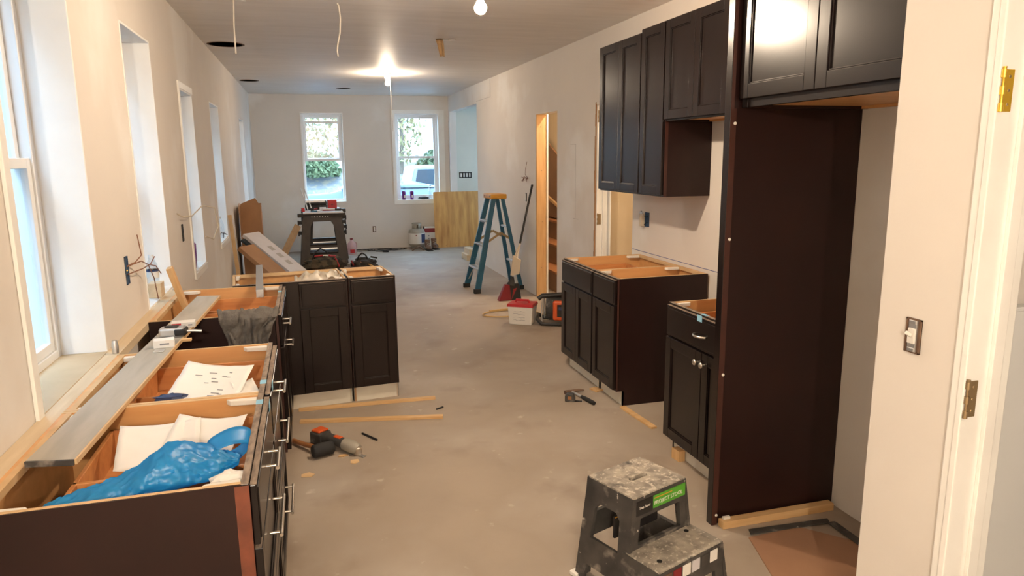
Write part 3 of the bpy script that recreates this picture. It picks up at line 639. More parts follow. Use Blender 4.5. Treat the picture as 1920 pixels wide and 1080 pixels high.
def strap(u, v):
    a = u * 2 * PI; cx, cy, cz = -.262, 2.055, .862
    w_ = (v - .5) * .05
    x = cx + (.048 + .004 * math.sin(3 * a)) * math.cos(a) * 1.15 + .01 * math.sin(a); z = cz + .034 * math.sin(a) + w_ * .5; y = cy + w_ * (1.1 + .3 * math.sin(a)) + .03 * math.cos(a)
    return (x, y, z)
MB().grid(strap, 28, 5, wrap_u=True).build('handle_loop', 'bag', t, solid=.0015, smooth=True)
def strap2(u, v):
    a = u * 2 * PI; w_ = (v - .5) * .06
    return (-.335 + .05 * math.cos(a), 1.965 + w_ + .02 * math.sin(a), .868 + .026 * math.sin(a) + w_ * .3)
MB().grid(strap2, 24, 5, wrap_u=True).build('handle_loop', 'bag', t, solid=.0015, smooth=True)
def sheet(name, label, c, ang, w_, h_, tilt, curl=.02, m='paper', lines=0, crumple=.004, seed=0):
    t = thing(name, label, 'paper', c, 0, rot=Euler((tilt[0], tilt[1], ang)))
    f = lambda u, v: ((u - .5) * w_, (v - .5) * h_, curl * ((u - .5) ** 2 * 4 + .3 * (v - .5)) + crumple * mnoise.noise(Vector((u * 5, v * 5, seed))))
    MB().grid(f, 14, 14).build('sheet', m, t, solid=.0008, smooth=True)
    random.seed(seed)
    for k in range(lines):
        u, v = random.uniform(.15, .8), random.uniform(.15, .85); p = Vector(f(u, v)); L = random.uniform(.01, .03)
        MB().box(p.x, p.y, p.z + .001, p.x + L, p.y + .0022, p.z + .0022).build('pen_mark', 'ink', t)
    return t
sheet('paper_sheet', 'plain white sheet lying in the drawer behind the blue bag', (-.48, 2.25, .815), math.radians(2), .23, .17, (math.radians(28), 0), .015, seed=2)
sheet('paper_sheet', 'folded white sheet overlapping another behind the blue bag', (-.35, 2.25, .822), math.radians(-18), .22, .17, (math.radians(24), 0), .02, seed=4)
sheet('paper_sheet', 'white sheet with sketched plan marks in the second drawer cabinet', (-.385, 2.69, .853), math.radians(-16), .25, .24, (math.radians(22), math.radians(4)), .015, lines=16, seed=6)
sheet('paper_sheet', 'small white slip beside the sketched plan sheet', (-.262, 2.66, .838), math.radians(20), .08, .10, (math.radians(20), 0), .01, seed=8)
def lump(u, v, c, r, seed, flat=.5):
    th, ph = u * 2 * PI, v * PI; d = Vector((math.sin(ph) * math.cos(th), math.sin(ph) * math.sin(th), math.cos(ph)))
    n = 1 + .45 * mnoise.noise(d * 2.3 + Vector((seed, 0, 0))) + .22 * mnoise.noise(d * 6 + Vector((0, seed, 0)))
    return (c[0] + d.x * r[0] * n, c[1] + d.y * r[1] * n, c[2] + d.z * r[2] * n)
tag(MB().grid(lambda u, v: lump(u, v, (0, 0, .018), (.05, .02, .014), 4), 18, 10, True).build('wrapper', ['navy'], loc=(-.505, 2.595, .838), smooth=True), 'small dark blue and white wrapper beside the sketched plan sheet', 'wrapper')
tag(MB().grid(lambda u, v: lump(u, v, (0, 0, .03), (.055, .035, .022), 7), 18, 10, True).build('crumpled_paper', 'paper', loc=(-.232, 1.86, .82), smooth=True), 'crumpled white paper under the blue bag handle', 'paper')
# cloth over the third cabinet
def clothf(u, v):
    s_ = v * .40; w_ = .30 - .10 * min(1, max(0, s_ - .13) / .2); x = -.332 + w_ * (u - .5) + .012 * mnoise.noise(Vector((u * 3, v * 4, 8)))
    nz = mnoise.noise(Vector((u * 5 + 2, v * 3.2, 3))); n2 = abs(mnoise.noise(Vector((u * 9 + v * 3, v * 7, 6))))
    fold = .020 * nz + .012 * math.sin(u * 17 + 5 * v + 3 * nz) + .016 * n2
    if s_ < .13: return (x, 3.822 + (.13 - s_) * .55 + fold * .3, .900 - (.13 - s_) * .45 + abs(fold) * .9)
    if s_ < .17: a = (s_ - .13) / .04 * PI / 2; return (x, 3.822 - .034 * math.sin(a) - abs(fold) * .3, .900 - .028 * (1 - math.cos(a)) + abs(fold) * .8 * math.cos(a))
    return (x, 3.784 - abs(fold) * 1.3 - .004, .870 - (s_ - .17) * (.80 + .10 * math.sin(u * 5)))
tag(MB().grid(clothf, 40, 36).build('grey_cloth', 'cloth', solid=.006, smooth=True), 'dark grey cloth draped over the side of the open-topped base cabinet', 'cloth')
tag(MB().beam((-.298, 4.27, .902), (-.352, 5.18, .918), .042, .046).build('metal_bar', 'steel', bevel=.002), 'square aluminium bar bridging the corner cabinet and the peninsula', 'bar')
tag(MB().beam((-.545, 4.42, .16), (-.772, 4.31, 1.075), .055, .030, (1, 0, 0)).build('wood_stake', 'pine', bevel=.002), 'rough wooden stake leaning out of the cabinet below the water bottle', 'wood stake')
# plastic in peninsula
def plf(u, v):
    return (-.12 + .36 * u, 4.98 + .20 * v, .835 + .035 * mnoise.noise(Vector((u * 5, v * 4, 2))) * 2 + .02 * mnoise.noise(Vector((u * 13, v * 11, 5))) + .03 * math.sin(PI * u) * math.sin(PI * v))
t = tag(MB().grid(plf, 26, 18).build('plastic_wrap', 'clearbag', solid=.002, smooth=True), 'crumpled milky plastic wrap spilling in the peninsula cabinet top', 'plastic wrap')
# sill objects
def bottle(label, loc, h=.20, r=.032, m='bottle', cap='white', lab='white', labm=True):
    t = thing('water_bottle', label, 'bottle', loc)
    MB().lathe([(r * .9, 0), (r, .008), (r, h * .25), (r * .95, h * .3), (r, h * .35), (r, h * .62), (r * .85, h * .74), (r * .42, h * .88), (r * .40, h * .93)], 20).build('bottle_body', m, t, smooth=True)
    MB().lathe([(r * .44, h * .92), (r * .44, h)], 16).build('cap', cap, t, smooth=True)
    if labm: MB().lathe([(r * 1.01, h * .38), (r * 1.01, h * .60)], 20).build('paper_label', lab, t, smooth=True); MB().lathe([(r * 1.015, h * .55), (r * 1.015, h * .60)], 20).build('label_band', 'navy', t, smooth=True)
    return t
bottle('clear plastic water bottle on the second left window sill', (WL - .07, 4.66, .885), .225, .036)
tag(MB().box(-.035, -.05, 0, .035, .05, .085).build('wood_block', 'piney', loc=(WL - .02, 4.47, .885), bevel=.003), 'pale wood block standing on the second left window sill', 'block')
tag(MB().lathe([(.024, 0), (.030, .10), (.032, .19), (.026, .20)], 18).build('purple_tumbler', 'purple', loc=(WL - .04, 6.02, .823), smooth=True), 'purple tumbler on the third left window sill', 'cup')
bottle('clear plastic bottle on the fourth left window sill', (WL - .05, 8.10, .843), .22, .036, labm=False)
tag(MB().tube([(WL - .06, 7.98, .85), (WL - .04, 8.03, .90), (WL + .01, 8.1, .87), (WL - .03, 8.17, .89), (WL - .02, 8.0, .848)], .004, 6).build('wire_scrap', 'black', smooth=True), 'tangled dark wire scrap on the fourth left window sill', 'wire')
tag(MB().lathe([(.012, 0), (.014, .03), (.010, .055)], 12).build('glue_tube', 'steel', loc=(-.815, 3.22, .876), smooth=True), 'small grey tube standing on the pine cleat beside the drawer cabinets', 'tube')

# ------------------------------------------------------------------ things on the kitchen floor
def stick(label, p, q, w_=.035, h_=.018): return tag(MB().beam(p, q, w_, h_).build('wood_strip', 'pinex', bevel=.0015), label, 'wood strip')
stick('pine strip touching the peninsula toe board', (-.14, 4.73, .0095), (.78, 4.692, .0095))
stick('pine strip lying on open floor in front of the peninsula', (-.13, 4.505, .0095), (.765, 4.315, .0095), .038)
stick('short pine strip on the floor at the corner of the red-brown end panel', (1.955, 4.13, .007), (1.985, 3.73, .007), .04, .013)
tag(MB().box(-.03, -.04, 0, .03, .04, .010).build('wood_shim', 'pine', loc=(1.93, 4.52, 0), rot=(0, 0, .3)), 'small pine shim under the twin base cabinet toe board', 'shim')
tag(MB().box(-.02, -.035, 0, .02, .035, .06).build('wood_shim', 'pine', loc=(1.905, 3.29, 0), rot=(0, 0, .1)), 'pine shim upright under the base cabinet with round knobs', 'shim')
tag(MB().prism([(-.03, -.012), (.0, -.02), (.03, -.002), (.012, .016), (-.02, .012)], 0, .004).build('wood_chip', 'pine', loc=(.11, 3.90, 0)), 'reddish wood chip beside the mallet head', 'wood chip')
tag(MB().prism([(-.022, -.02), (.0, -.032), (.026, -.012), (.022, .022), (-.02, .022)], 0, .004).build('wood_chip', 'ply_edge', loc=(.165, 3.80, 0)), 'pale angular wood chip near the power tool nose', 'wood chip')
tag(MB().prism([(-.03, -.02), (.02, -.03), (.04, .0), (.01, .03), (-.03, .015)], 0, .003).build('wood_chip', 'ply_edge', loc=(-.09, 3.70, 0)), 'pale scrap on the floor by the drawer cabinets', 'wood chip')
def pencil(label, p, q): return tag(MB().tube([p, q], .0065, 6).build('pencil', 'black'), label, 'pencil')
pencil('black marker lying between the power tool and the pine strip', (.238, 4.19, .0065), (.315, 4.06, .0065))
pencil('thin dark pencil near the ends of the two pine strips', (.75, 4.47, .005), (.80, 4.50, .005))
# mallet
t = thing('rubber_mallet', 'black rubber mallet with wooden handle on the floor', 'mallet', (.0, 3.93, .042), math.radians(20))
MB().lathe([(.030, -.062), (.038, -.054), (.040, 0), (.038, .054), (.030, .062)], 24, Matrix.Rotation(R90, 4, 'Y')).build('head', 'rub', t, smooth=True)
MB().tube([(-.012, .02, 0), (-.05, .16, -.012), (-.075, .28, -.022)], .014, 10).build('handle', 'handle', t, smooth=True)
# oscillating cutter / cordless tool
t = thing('power_tool', 'grey and orange cordless power tool lying on the floor', 'power tool', (.09, 4.01, 0), math.radians(-51))
MB().box(-.205, -.045, .002, -.110, .045, .075).build('battery', 'blackd', t, bevel=.010)
MB().box(-.195, -.038, .075, -.125, .038, .088).build('battery_clip', 'orange', t, bevel=.006)
MB().tube([(-.115, 0, .045), (-.06, 0, .047), (0, 0, .045), (.06, 0, .043)], [.036, .030, .029, .034], 16).build('grip_body', 'blackd', t, smooth=True)
MB().box(-.03, -.014, .062, .03, .014, .078).build('trigger_slide', 'orange', t, bevel=.005)
MB().tube([(.055, 0, .043), (.10, 0, .040), (.15, 0, .036), (.17, 0, .034)], [.036, .038, .034, .026], 16).build('gear_head', 'tank', t, smooth=True)
MB().lathe([(.022, -.03), (.026, -.02), (.026, .012), (.014, .02)], 16, Matrix.Translation((.158, 0, .034))).build('chuck', 'metal', t, smooth=True)
MB().box(.165, -.012, .002, .215, .012, .006).build('blade', 'steel', t)
# hammer and tape
t = thing('claw_hammer', 'claw hammer lying on the floor by the twin base cabinets', 'hammer', (1.735, 4.51, .014), math.radians(-78))
MB().tube([(.0, 0, 0), (.06, 0, .0)], .008, 10).tube([(.05, 0, 0), (.16, 0, 0)], .009, 10).build('shaft', 'steel', t, smooth=True)
MB().tube([(.13, 0, 0), (.17, 0, 0), (.26, 0, 0), (.285, 0, 0)], [.011, .014, .0145, .013], 12).build('grip', 'rub', t, smooth=True)
MB().tube([(-.004, -.055, 0), (-.004, -.03, 0), (0, 0, 0), (0, .025, 0), (.012, .06, .004), (.035, .085, .006)], [.014, .014, .012, .012, .009, .003], 10).build('head', 'boot', t, smooth=True)
t = thing('tape_measure', 'small dark tape measure on the floor beside the claw hammer', 'tape measure', (1.668, 4.36, 0), math.radians(-25))
MB().prism([(-.036, 0), (.034, 0), (.036, .02), (.026, .055), (-.02, .06), (-.036, .04)], -.022, .022, XZ(0)).build('case', 'blackd', t, bevel=.006)
MB().box(-.016, -.024, .018, .010, -.022, .040).build('side_badge', 'handle', t); MB().box(.034, -.012, .002, .085, .012, .004).build('blade', 'black', t); MB().box(.083, -.013, .0, .086, .013, .012).build('hook', 'steel', t)

# step stool
SA = math.radians(20.5)
t = thing('step_stool', 'paint-spattered black two-step plastic stool with a green label', 'stool', (1.10, 2.20, 0), SA)
# local: x along treads, y away from the step side; top tread y 0..0.25
zt_, zl = .425, .215
def tread(name, x0, x1, y0, y1, z, hole, m='stooltop'):
    X = Matrix.Translation((0, 0, z - .012)); return MB().holes(rect(x0, y0, x1, y1), hole, .024, X).build(name, m, t, bevel=.006)
tread('top_tread', -.005, .285, .0, .245, zt_, [[(.10, .104), (.18, .104), (.19, .117), (.18, .130), (.10, .130), (.09, .117)]])
tread('lower_tread', -.035, .32, -.160, .012, zl, [])
X0 = Matrix.Identity(4)
def leg_plate(name, quad, hole, T, m='blackd'):
    return MB().holes(quad, hole, .016, T).build(name, m, t, bevel=.003)
# back plate (leaning), side plates, front plate with window
back = Matrix.Translation((0, .238, zt_ - .02)) @ Matrix.Rotation(math.radians(-86), 4, 'X')
for sx, x_at in ((-1, -.002), (1, .282)):
    T = Matrix.Translation((x_at, 0, zt_ - .012)) @ Matrix.Rotation(sx * math.radians(-7), 4, 'Y') @ Matrix(((0, 0, 1, 0), (1, 0, 0, 0), (0, 1, 0, 0), (0, 0, 0, 1)))
    leg_plate('side_frame', [(.245, .006), (.262, -.408), (.215, -.408), (.205, -.34), (.045, -.34), (.03, -.408), (-.02, -.408), (.0, .006)], [[(.055, -.10), (.075, -.075), (.165, -.075), (.19, -.10), (.20, -.225), (.048, -.225)]], T)
    T2 = Matrix.Translation((x_at + sx * .033, 0, zl - .012)) @ Matrix.Rotation(sx * math.radians(-7), 4, 'Y') @ Matrix(((0, 0, 1, 0), (1, 0, 0, 0), (0, 1, 0, 0), (0, 0, 0, 1)))
    leg_plate('step_side', [(.02, .006), (.02, -.10), (-.10, -.11), (-.135, -.202), (-.18, -.202), (-.16, .006)], [], T2)
FR = Matrix(((1, 0, 0, 0), (0, 0, -1, .004), (0, 1, 0, zt_ - .012), (0, 0, 0, 1)))
leg_plate('front_frame', [(-.003, .006), (.283, .006), (.33, -.408), (.275, -.408), (.262, -.20), (.018, -.20), (.005, -.408), (-.05, -.408)], [[(.03, -.078), (.25, -.078), (.262, -.185), (.018, -.185)]], FR)
BK = Matrix(((1, 0, 0, 0), (0, 0, -1, .246), (0, 1, 0, zt_ - .012), (0, 0, 0, 1)))
leg_plate('back_frame', [(-.003, .006), (.283, .006), (.33, -.408), (.275, -.408), (.262, -.25), (.018, -.25), (.005, -.408), (-.05, -.408)], [[(.04, -.07), (.24, -.07), (.25, -.15), (.03, -.15)]], BK)
LF = Matrix(((1, 0, 0, 0), (0, 0, -1, -.158), (0, 1, 0, zl - .012), (0, 0, 0, 1)))
leg_plate('step_front', [(-.033, .006), (.318, .006), (.345, -.202), (.29, -.202), (.275, -.095), (.01, -.095), (-.005, -.202), (-.06, -.202)], [], LF)
MB().box(.08, .095, .36, .20, .139, .365).box(.08, .095, .365, .20, .099, .405).box(.08, .135, .365, .20, .139, .405).build('slot_shade_box', 'black', t)  # black box added under the grip slot to stand in for its shade
MB().box(.02, .12, .20, .265, .13, .29).build('inner_shelf', 'black', t)
MB().box(.02, .118, .286, .265, .12, .290).build('yellow_line', 'yellow', t)
MB().box(.095, -.007, .356, .278, -.0045, .408).build('green_label', 'green', t, bevel=.001)
MB().box(.005, -.0065, .350, .09, -.0045, .408).build('black_label', 'black', t)
LX = Matrix.Translation((.18, -.0074, .376)) @ Matrix.Rotation(R90, 4, 'X')
text('PROJECT STOOL', .0215, 'white', t, LX)
text('Step Stool', .014, 'white', t, Matrix.Translation((.048, -.0074, .380)) @ Matrix.Rotation(R90, 4, 'X'))
MB().box(.10, -.0076, .395, .20, -.007, .399).build('label_stripe', 'yellow', t)
for k, m in enumerate(('boot', 'redd', 'paper', 'cardw', 'blackd', 'paper')):
    MB().box(-.02 + k * .052, -.1685, .155, .022 + k * .052, -.1655, .200).build('picture_sticker', m, t)
for (x, y) in ((.02, -.11), (.265, -.03)): MB().lathe([(.010, 0), (.010, .002)], 12, Matrix.Translation((x, y, zl))).build('plug_hole', 'black', t)
for (x, y) in ((-.05, .262), (.33, .262), (-.055, -.19), (.34, -.19)): MB().box(x - .022, y - .02, 0, x + .022, y + .02, .018).build('foot', 'rub' if x > 0 else 'paper', t, bevel=.004)

# alcove floor
tag(MB().prism([(1.79, 2.46), (2.06, 2.47), (2.30, 2.20), (2.33, 1.70), (1.72, 1.70), (1.66, 2.02)], 0, .005).build('hardboard_sheet', 'hard'), 'brown hardboard sheet on the floor of the refrigerator alcove', 'board')
t = thing('black_strip', 'flat black L-shaped strip on the alcove floor', 'strip', (0, 0, 0))
MB().prism([(1.81, 2.475), (2.215, 2.455), (2.23, 2.49), (1.825, 2.512)], .0055, .010).build('long_leg', 'blackd', t)
MB().prism([(2.205, 2.458), (2.195, 1.95), (2.235, 1.95), (2.245, 2.458)], .0055, .010).build('short_leg', 'blackd', t)
tag(MB().prism([(-.18, -.14), (.2, -.16), (.2, .1), (-.16, .12)], 0, .003).build('hardboard_sheet', 'hard', loc=(.26, 2.42, 0)), 'brown hardboard offcut on the floor before the drawer cabinets', 'board')

# red lidded box, compressor, hose
t = thing('storage_box', 'white plastic box with red lid and handle beside the compressor', 'box', (2.03, 6.67, 0), math.radians(-33))
def taper(b, w0, d0, w1, d1, z0, z1): b.add([(-w0, -d0, z0), (w0, -d0, z0), (w0, d0, z0), (-w0, d0, z0), (-w1, -d1, z1), (w1, -d1, z1), (w1, d1, z1), (-w1, d1, z1)], [(0, 3, 2, 1), (4, 5, 6, 7), (0, 1, 5, 4), (1, 2, 6, 5), (2, 3, 7, 6), (3, 0, 4, 7)]); return b
taper(MB(), .115, .085, .13, .10, 0, .19).build('box_body', 'white', t, bevel=.008)
taper(MB(), .136, .106, .132, .10, .185, .215).build('lid', 'red', t, bevel=.006)
MB().tube([(-.07, 0, .21), (-.065, 0, .24), (.065, 0, .24), (.07, 0, .21)], .012, 8).build('lid_handle', 'red', t, smooth=True)
MB().box(-.1405, -.05, .14, -.128, .05, .19).build('latch', 'red', t, bevel=.006)
for k in range(3): MB().lathe([(.010, 0), (.010, .003)], 10, Matrix.Translation((-.140, -.028 + .028 * k, .165)) @ Matrix.Rotation(-R90, 4, 'Y')).build('latch_hole', 'white', t)
random.seed(2)
for k in range(4): MB().tube([(-.07 + .02 * j, -.0885 - .014 * (.05 + .03 * k) / .19 * 1.05, .05 + .03 * k + random.uniform(-.006, .006)) for j in range(7)], .0015, 5).build('marker_scrawl', 'ink', t)
t = thing('air_compressor', 'black and orange portable compressor half behind the twin base cabinets', 'compressor', (2.41, 6.52, 0), math.radians(-25))
MB().lathe([(.10, -.17), (.135, -.14), (.14, 0), (.135, .14), (.10, .17)], 24, Matrix.Translation((0, .02, .17)) @ Matrix.Rotation(R90, 4, 'Y')).build('motor_body', 'blackd', t, smooth=True)
MB().box(-.09, -.145, .06, .07, -.10, .26).build('control_panel', 'orange', t, bevel=.02); MB().box(-.045, -.150, .10, .025, -.143, .225).build('gauge_plate', 'black', t, bevel=.006); MB().box(-.03, -.153, .17, .01, -.149, .20).build('screen', 'navy', t)
for s in (-1, 1):
    MB().tube([(-.21, s * .14, .025), (.2, s * .14, .025)], .016, 10).build('skid_rail', 'black', t, smooth=True)
    MB().tube([(-.20, s * .11, .03), (-.205, s * .10, .15), (-.20, s * .09, .27)], .007, 8).build('cage_post', 'steel', t, smooth=True)
MB().tube([(-.24, -.10, .27), (-.20, -.09, .30), (0, -.08, .315), (.2, -.09, .30)], .024, 10).build('carry_bar', 'black', t, smooth=True)
MB().tube([(-.2, -.14, .025), (-.25, -.12, .07), (-.26, .1, .07), (-.2, .14, .025)], .018, 10).build('bumper', 'black', t, smooth=True)
hp = []
for k in range(40):
    a = 2 * PI * k / 40 * 1.35 + .3
    hp.append((2.02 + .30 * math.cos(a), 7.10 + .17 * math.sin(a), .008 + .0004 * k))
hp = [(2.36, 6.78, .06), (2.33, 6.90, .012)] + hp
tag(MB().tube(hp, .0075, 8).build('air_hose', 'hose', smooth=True), 'tan air hose looped on the floor behind the red-lidded box', 'hose')

# ladder
t = thing('step_ladder', 'blue fibreglass step ladder with yellow top near the right wall', 'ladder', (2.27, 8.60, 0), math.radians(4))
lt = 1.17
def chan(p, q, name='front_rail', m='lad', w1=.075, w2=.060):
    p, q = Vector(p), Vector(q); MB().beam(p, q, .026, w1, (1, 0, 0), .026, w2).build(name, m, t, bevel=.003)
fb = [(-.335, -.235, 0), (-.335, .225, 0)]; ft = [(-.06, -.115, lt), (-.06, .115, lt)]
rb = [(.27, -.19, 0), (.27, .19, 0)]; rtp = [(.055, -.105, lt), (.055, .105, lt)]
for p, q in zip(fb, ft): chan(p, q)
for p, q in zip(rb, rtp): chan(p, q, 'rear_rail', 'lad', .05, .045)
MB().box(-.11, -.155, lt - .02, .10, .155, lt + .04).build('top_cap', 'yellow', t, bevel=.012)
for y in (-.1, 0, .1): MB().lathe([(.010, 0), (.010, .002)], 10, Matrix.Translation((-.111, y, lt + .01)) @ Matrix.Rotation(-R90, 4, 'Y')).build('cap_hole', 'black', t)
lerp = lambda a, b, f: tuple(a[i] + (b[i] - a[i]) * f for i in range(3))
for f in (.25, .50, .75):
    a, b = lerp(fb[0], ft[0], f), lerp(fb[1], ft[1], f)
    MB().box(a[0] - .045, a[1] + .01, a[2] - .012, a[0] + .04, b[1] - .01, a[2] + .012).build('step', 'steel', t, bevel=.002)
a, b = lerp(fb[0], ft[0], .25), lerp(fb[1], ft[1], .25)
for s, (p, q) in ((1, (a, fb[0])), (-1, (b, fb[1]))): MB().beam((p[0] - .01, (a[1] + b[1]) / 2 - s * .07, p[2] - .015), lerp(q, p, .35), .016, .006).build('step_brace', 'steel', t)
for f in (.30, .68):
    a, b = lerp(rb[0], rtp[0], f), lerp(rb[1], rtp[1], f); MB().beam(a, b, .03, .022).build('rear_bar', 'steel', t, bevel=.002)
for k in (0, 1):
    a, b = lerp(fb[k], ft[k], .52), lerp(rb[k], rtp[k], .55); m_ = ((a[0] + b[0]) / 2 + .03, (a[1] + b[1]) / 2, .73)
    MB().beam(a, m_, .006, .028).beam(m_, b, .006, .028).build('spreader', 'brassd', t, bevel=.001)
for p in fb + rb: MB().box(p[0] - .042 if p[0] < 0 else p[0] - .028, p[1] - .02, 0, p[0] + .045 if p[0] < 0 else p[0] + .03, p[1] + .02, .055).build('foot', 'rub', t, bevel=.004)
a = lerp(fb[0], ft[0], .42)
MB().beam((a[0] - .005, a[1] - .0145, a[2] - .07), (a[0] + .035, a[1] + .001, a[2] + .07), .002, .045, (1, 0, 0)).build('white_label', 'paper', t)
MB().box(-.19, -.10, .862, -.188, .05, .882).build('step_sticker', 'ink', t)

# broom and dustpan
t = thing('broom', 'black-handled broom with red bristles leaning on the wall by the stair doorway', 'broom')
bt, bb = Vector((2.575, 8.03, 1.335)), Vector((2.26, 7.83, .24))
MB().tube([bt, bt.lerp(bb, .62)], .013, 10).build('handle', 'rub', t, smooth=True)
MB().tube([bt.lerp(bb, .60), bb], .011, 10).build('lower_handle', 'wirew', t, smooth=True)
MB().tube([bb + Vector((0, 0, .04)), bb, bb - Vector((.02, .0, .06))], [.018, .026, .05], 10).build('head_cap', 'rub', t, smooth=True)
cen = bb - Vector((.02, 0, .05))
A = Vector((.12, .02, 0)); 
MB().add([cen + Vector((-.075, -.025, 0)), cen + Vector((.095, -.01, 0)), cen + Vector((.095, .03, 0)), cen + Vector((-.075, .025, 0)), Vector((cen.x - .155, cen.y - .045, .004)), Vector((cen.x + .0, cen.y - .03, .004)), Vector((cen.x + .0, cen.y + .045, .004)), Vector((cen.x - .155, cen.y + .045, .004))], [(0, 1, 2, 3), (7, 6, 5, 4), (0, 4, 5, 1), (1, 5, 6, 2), (2, 6, 7, 3), (3, 7, 4, 0)]).build('red_bristles', 'redd', t)
MB().add([cen + Vector((-.02, -.024, .001)), cen + Vector((.10, -.012, .001)), cen + Vector((.10, .032, .001)), cen + Vector((-.02, .026, .001)), Vector((cen.x + .0, cen.y - .03, .004)), Vector((cen.x + .125, cen.y - .01, .006)), Vector((cen.x + .125, cen.y + .05, .006)), Vector((cen.x + .0, cen.y + .05, .004))], [(0, 1, 2, 3), (7, 6, 5, 4), (0, 4, 5, 1), (1, 5, 6, 2), (2, 6, 7, 3), (3, 7, 4, 0)]).build('black_bristles', 'rub', t)
t = thing('dustpan', 'cream plastic dustpan clipped on the broom handle', 'dustpan', tuple(bb.lerp(bt, .17) + Vector((-.02, -.03, 0))), math.radians(-20))
MB().add([(-.055, -.02, -.14), (.055, -.02, -.12), (.075, -.02, .05), (-.02, -.02, .11), (-.055, .012, -.13), (.055, .012, -.11), (.07, .012, .05), (-.02, .012, .10)], [(0, 1, 2, 3), (7, 6, 5, 4), (0, 4, 5, 1), (1, 5, 6, 2), (2, 6, 7, 3), (3, 7, 4, 0)]).build('pan', 'tan', t, bevel=.008)
MB().tube([(.0, 0, .08), (.03, .01, .16), (.055, .02, .22)], .012, 8).build('pan_handle', 'tan', t, smooth=True)

# ------------------------------------------------------------------ far end of the room
tag(MB().box(0, 0, 0, 1.2, .015, 1.03).build('plywood_sheet', 'ply', loc=(2.245, 12.90, 0), rot=(math.radians(-6), 0, 0)), 'large plywood sheet leaning by the hall opening', 'plywood')
tag(MB().box(-.07, -.20, 0, .07, .20, .09).build('timber_block', 'piney', loc=(2.50, 11.28, 0), bevel=.004), 'squared timber block on the floor by the right wall, lower of two', 'timber')
tag(MB().box(-.05, -.20, 0, .05, .20, .09).build('timber_block', 'piney', loc=(2.525, 11.29, .09), bevel=.004), 'squared timber block by the right wall, stacked on another', 'timber')
t = thing('propane_tank', 'grey and white propane tank under the right-hand far window', 'propane tank', (1.90, 12.90, 0))
MB().lathe([(.09, 0), (.10, .03), (.10, .04)], 28).build('foot_ring', 'tank', t, smooth=True)
MB().lathe([(.06, .03), (.12, .05), (.15, .09), (.152, .30), (.14, .345), (.09, .375), (.04, .385)], 32).build('tank_body', 'tank', t, smooth=True)
MB().lathe([(.1535, .10), (.1535, .295)], 32).build('wrap_label', 'tankl', t, smooth=True)
b = MB(); b.grid(lambda u, v: (.1545 * math.cos(-1.15 + u * .75), .1545 * math.sin(-1.15 + u * .75), .12 + .16 * v), 10, 2); b.build('blue_label', 'navy', t, solid=.001)
b = MB(); b.grid(lambda u, v: (.1547 * math.cos(-1.85 + u * .12), .1547 * math.sin(-1.85 + u * .12), .25 + .018 * v), 4, 2); b.build('warning_mark', 'redd', t, solid=.001)
for a0 in (-2.9, -1.35, .2):
    MB().grid(lambda u, v: (.085 * math.cos(a0 + u * 1.2), .085 * math.sin(a0 + u * 1.2), .37 + .10 * v), 10, 2).build('collar_segment', 'tank', t, solid=.004, smooth=True)
MB().lathe([(.088, .455), (.088, .475), (.080, .475), (.080, .455)], 28).build('collar_ring', 'tank', t, smooth=True)
MB().lathe([(.018, .38), (.018, .43), (.028, .435), (.028, .445)], 14).build('valve', 'brassd', t, smooth=True)
t = thing('paint_carton', 'white printed carton between the propane tank and the plywood', 'box', (2.155, 13.075, 0), .0)
MB().box(-.10, -.09, 0, .10, .09, .38).build('carton', 'white', t, bevel=.004); MB().box(-.101, -.0915, .28, .101, -.09, .36).build('maroon_band', 'redd', t); MB().box(-.102, -.092, .30, -.096, .09, .39).build('dark_corner', 'black', t)
for k in range(3): MB().lathe([(.014, 0), (.014, .001)], 12, Matrix.Translation((-.02, -.0905, .12 + .05 * k)) @ Matrix.Rotation(R90, 4, 'X')).build('print_dot', 'ink', t)
def boot(label, loc, rz, m='boot', lying=False):
    t = thing('work_boot', label, 'boot', loc, rz)
    MB().grid(lambda u, v: lump(u, v, (0, -.03, .055), (.05, .13, .05), 3), 20, 12, True).build('foot_upper', m, t, smooth=True)
    MB().tube([(0, .05, .05), (0, .06, .12), (0, .065, .19)], [.05, .048, .052], 14).build('shaft', m, t, smooth=True)
    MB().prism([(-.048, -.16), (.048, -.16), (.05, -.05), (.045, .12), (-.045, .12), (-.05, -.05)], 0, .02).build('sole', 'rub', t, bevel=.004)
    MB().tube([(-.03, -.02, .105), (.03, 0, .12), (-.03, .02, .135), (.03, .02, .15)], .004, 6).build('lace', 'tan', t)
    return t
boot('brown work boot before the plywood sheet corner, toe towards the kitchen', (2.06, 12.60, 0), .1)
boot('brown work boot behind its pair next to the printed carton', (2.20, 12.74, 0), .1)
tag(MB().tube([(1.76, 12.58, .008), (1.82, 12.55, .06), (1.90, 12.57, .075), (1.95, 12.56, .03), (1.97, 12.60, .008)], [.008, .012, .016, .014, .008], 8).build('glove', 'boot', smooth=True), 'dark brown strap arched on the floor before the propane tank', 'strap')
# cord coils
cp = []
for k in range(95):
    a = k * .30; r = .22 + .05 * math.sin(k * .21); cp.append((1.15 + .30 * math.sin(k * .05) + r * 1.15 * math.cos(a), 12.90 + .13 * math.sin(a) * (1 + .3 * math.sin(k * .13)), .008 + .008 * abs(math.sin(k * .9))))
t = thing('extension_cord', 'black extension cord in loose coils along the far wall', 'cord')
MB().tube(cp, .005, 6).build('coil', 'rub', t, smooth=True)
MB().tube([(1.10, 12.85, .01), (1.14, 12.70, .01), (1.25, 12.62, .012)], .005, 6).build('lead', 'rub', t, smooth=True); MB().tube([(1.24, 12.62, .014), (1.34, 12.58, .014)], .014, 8).build('plug', 'rub', t, smooth=True)
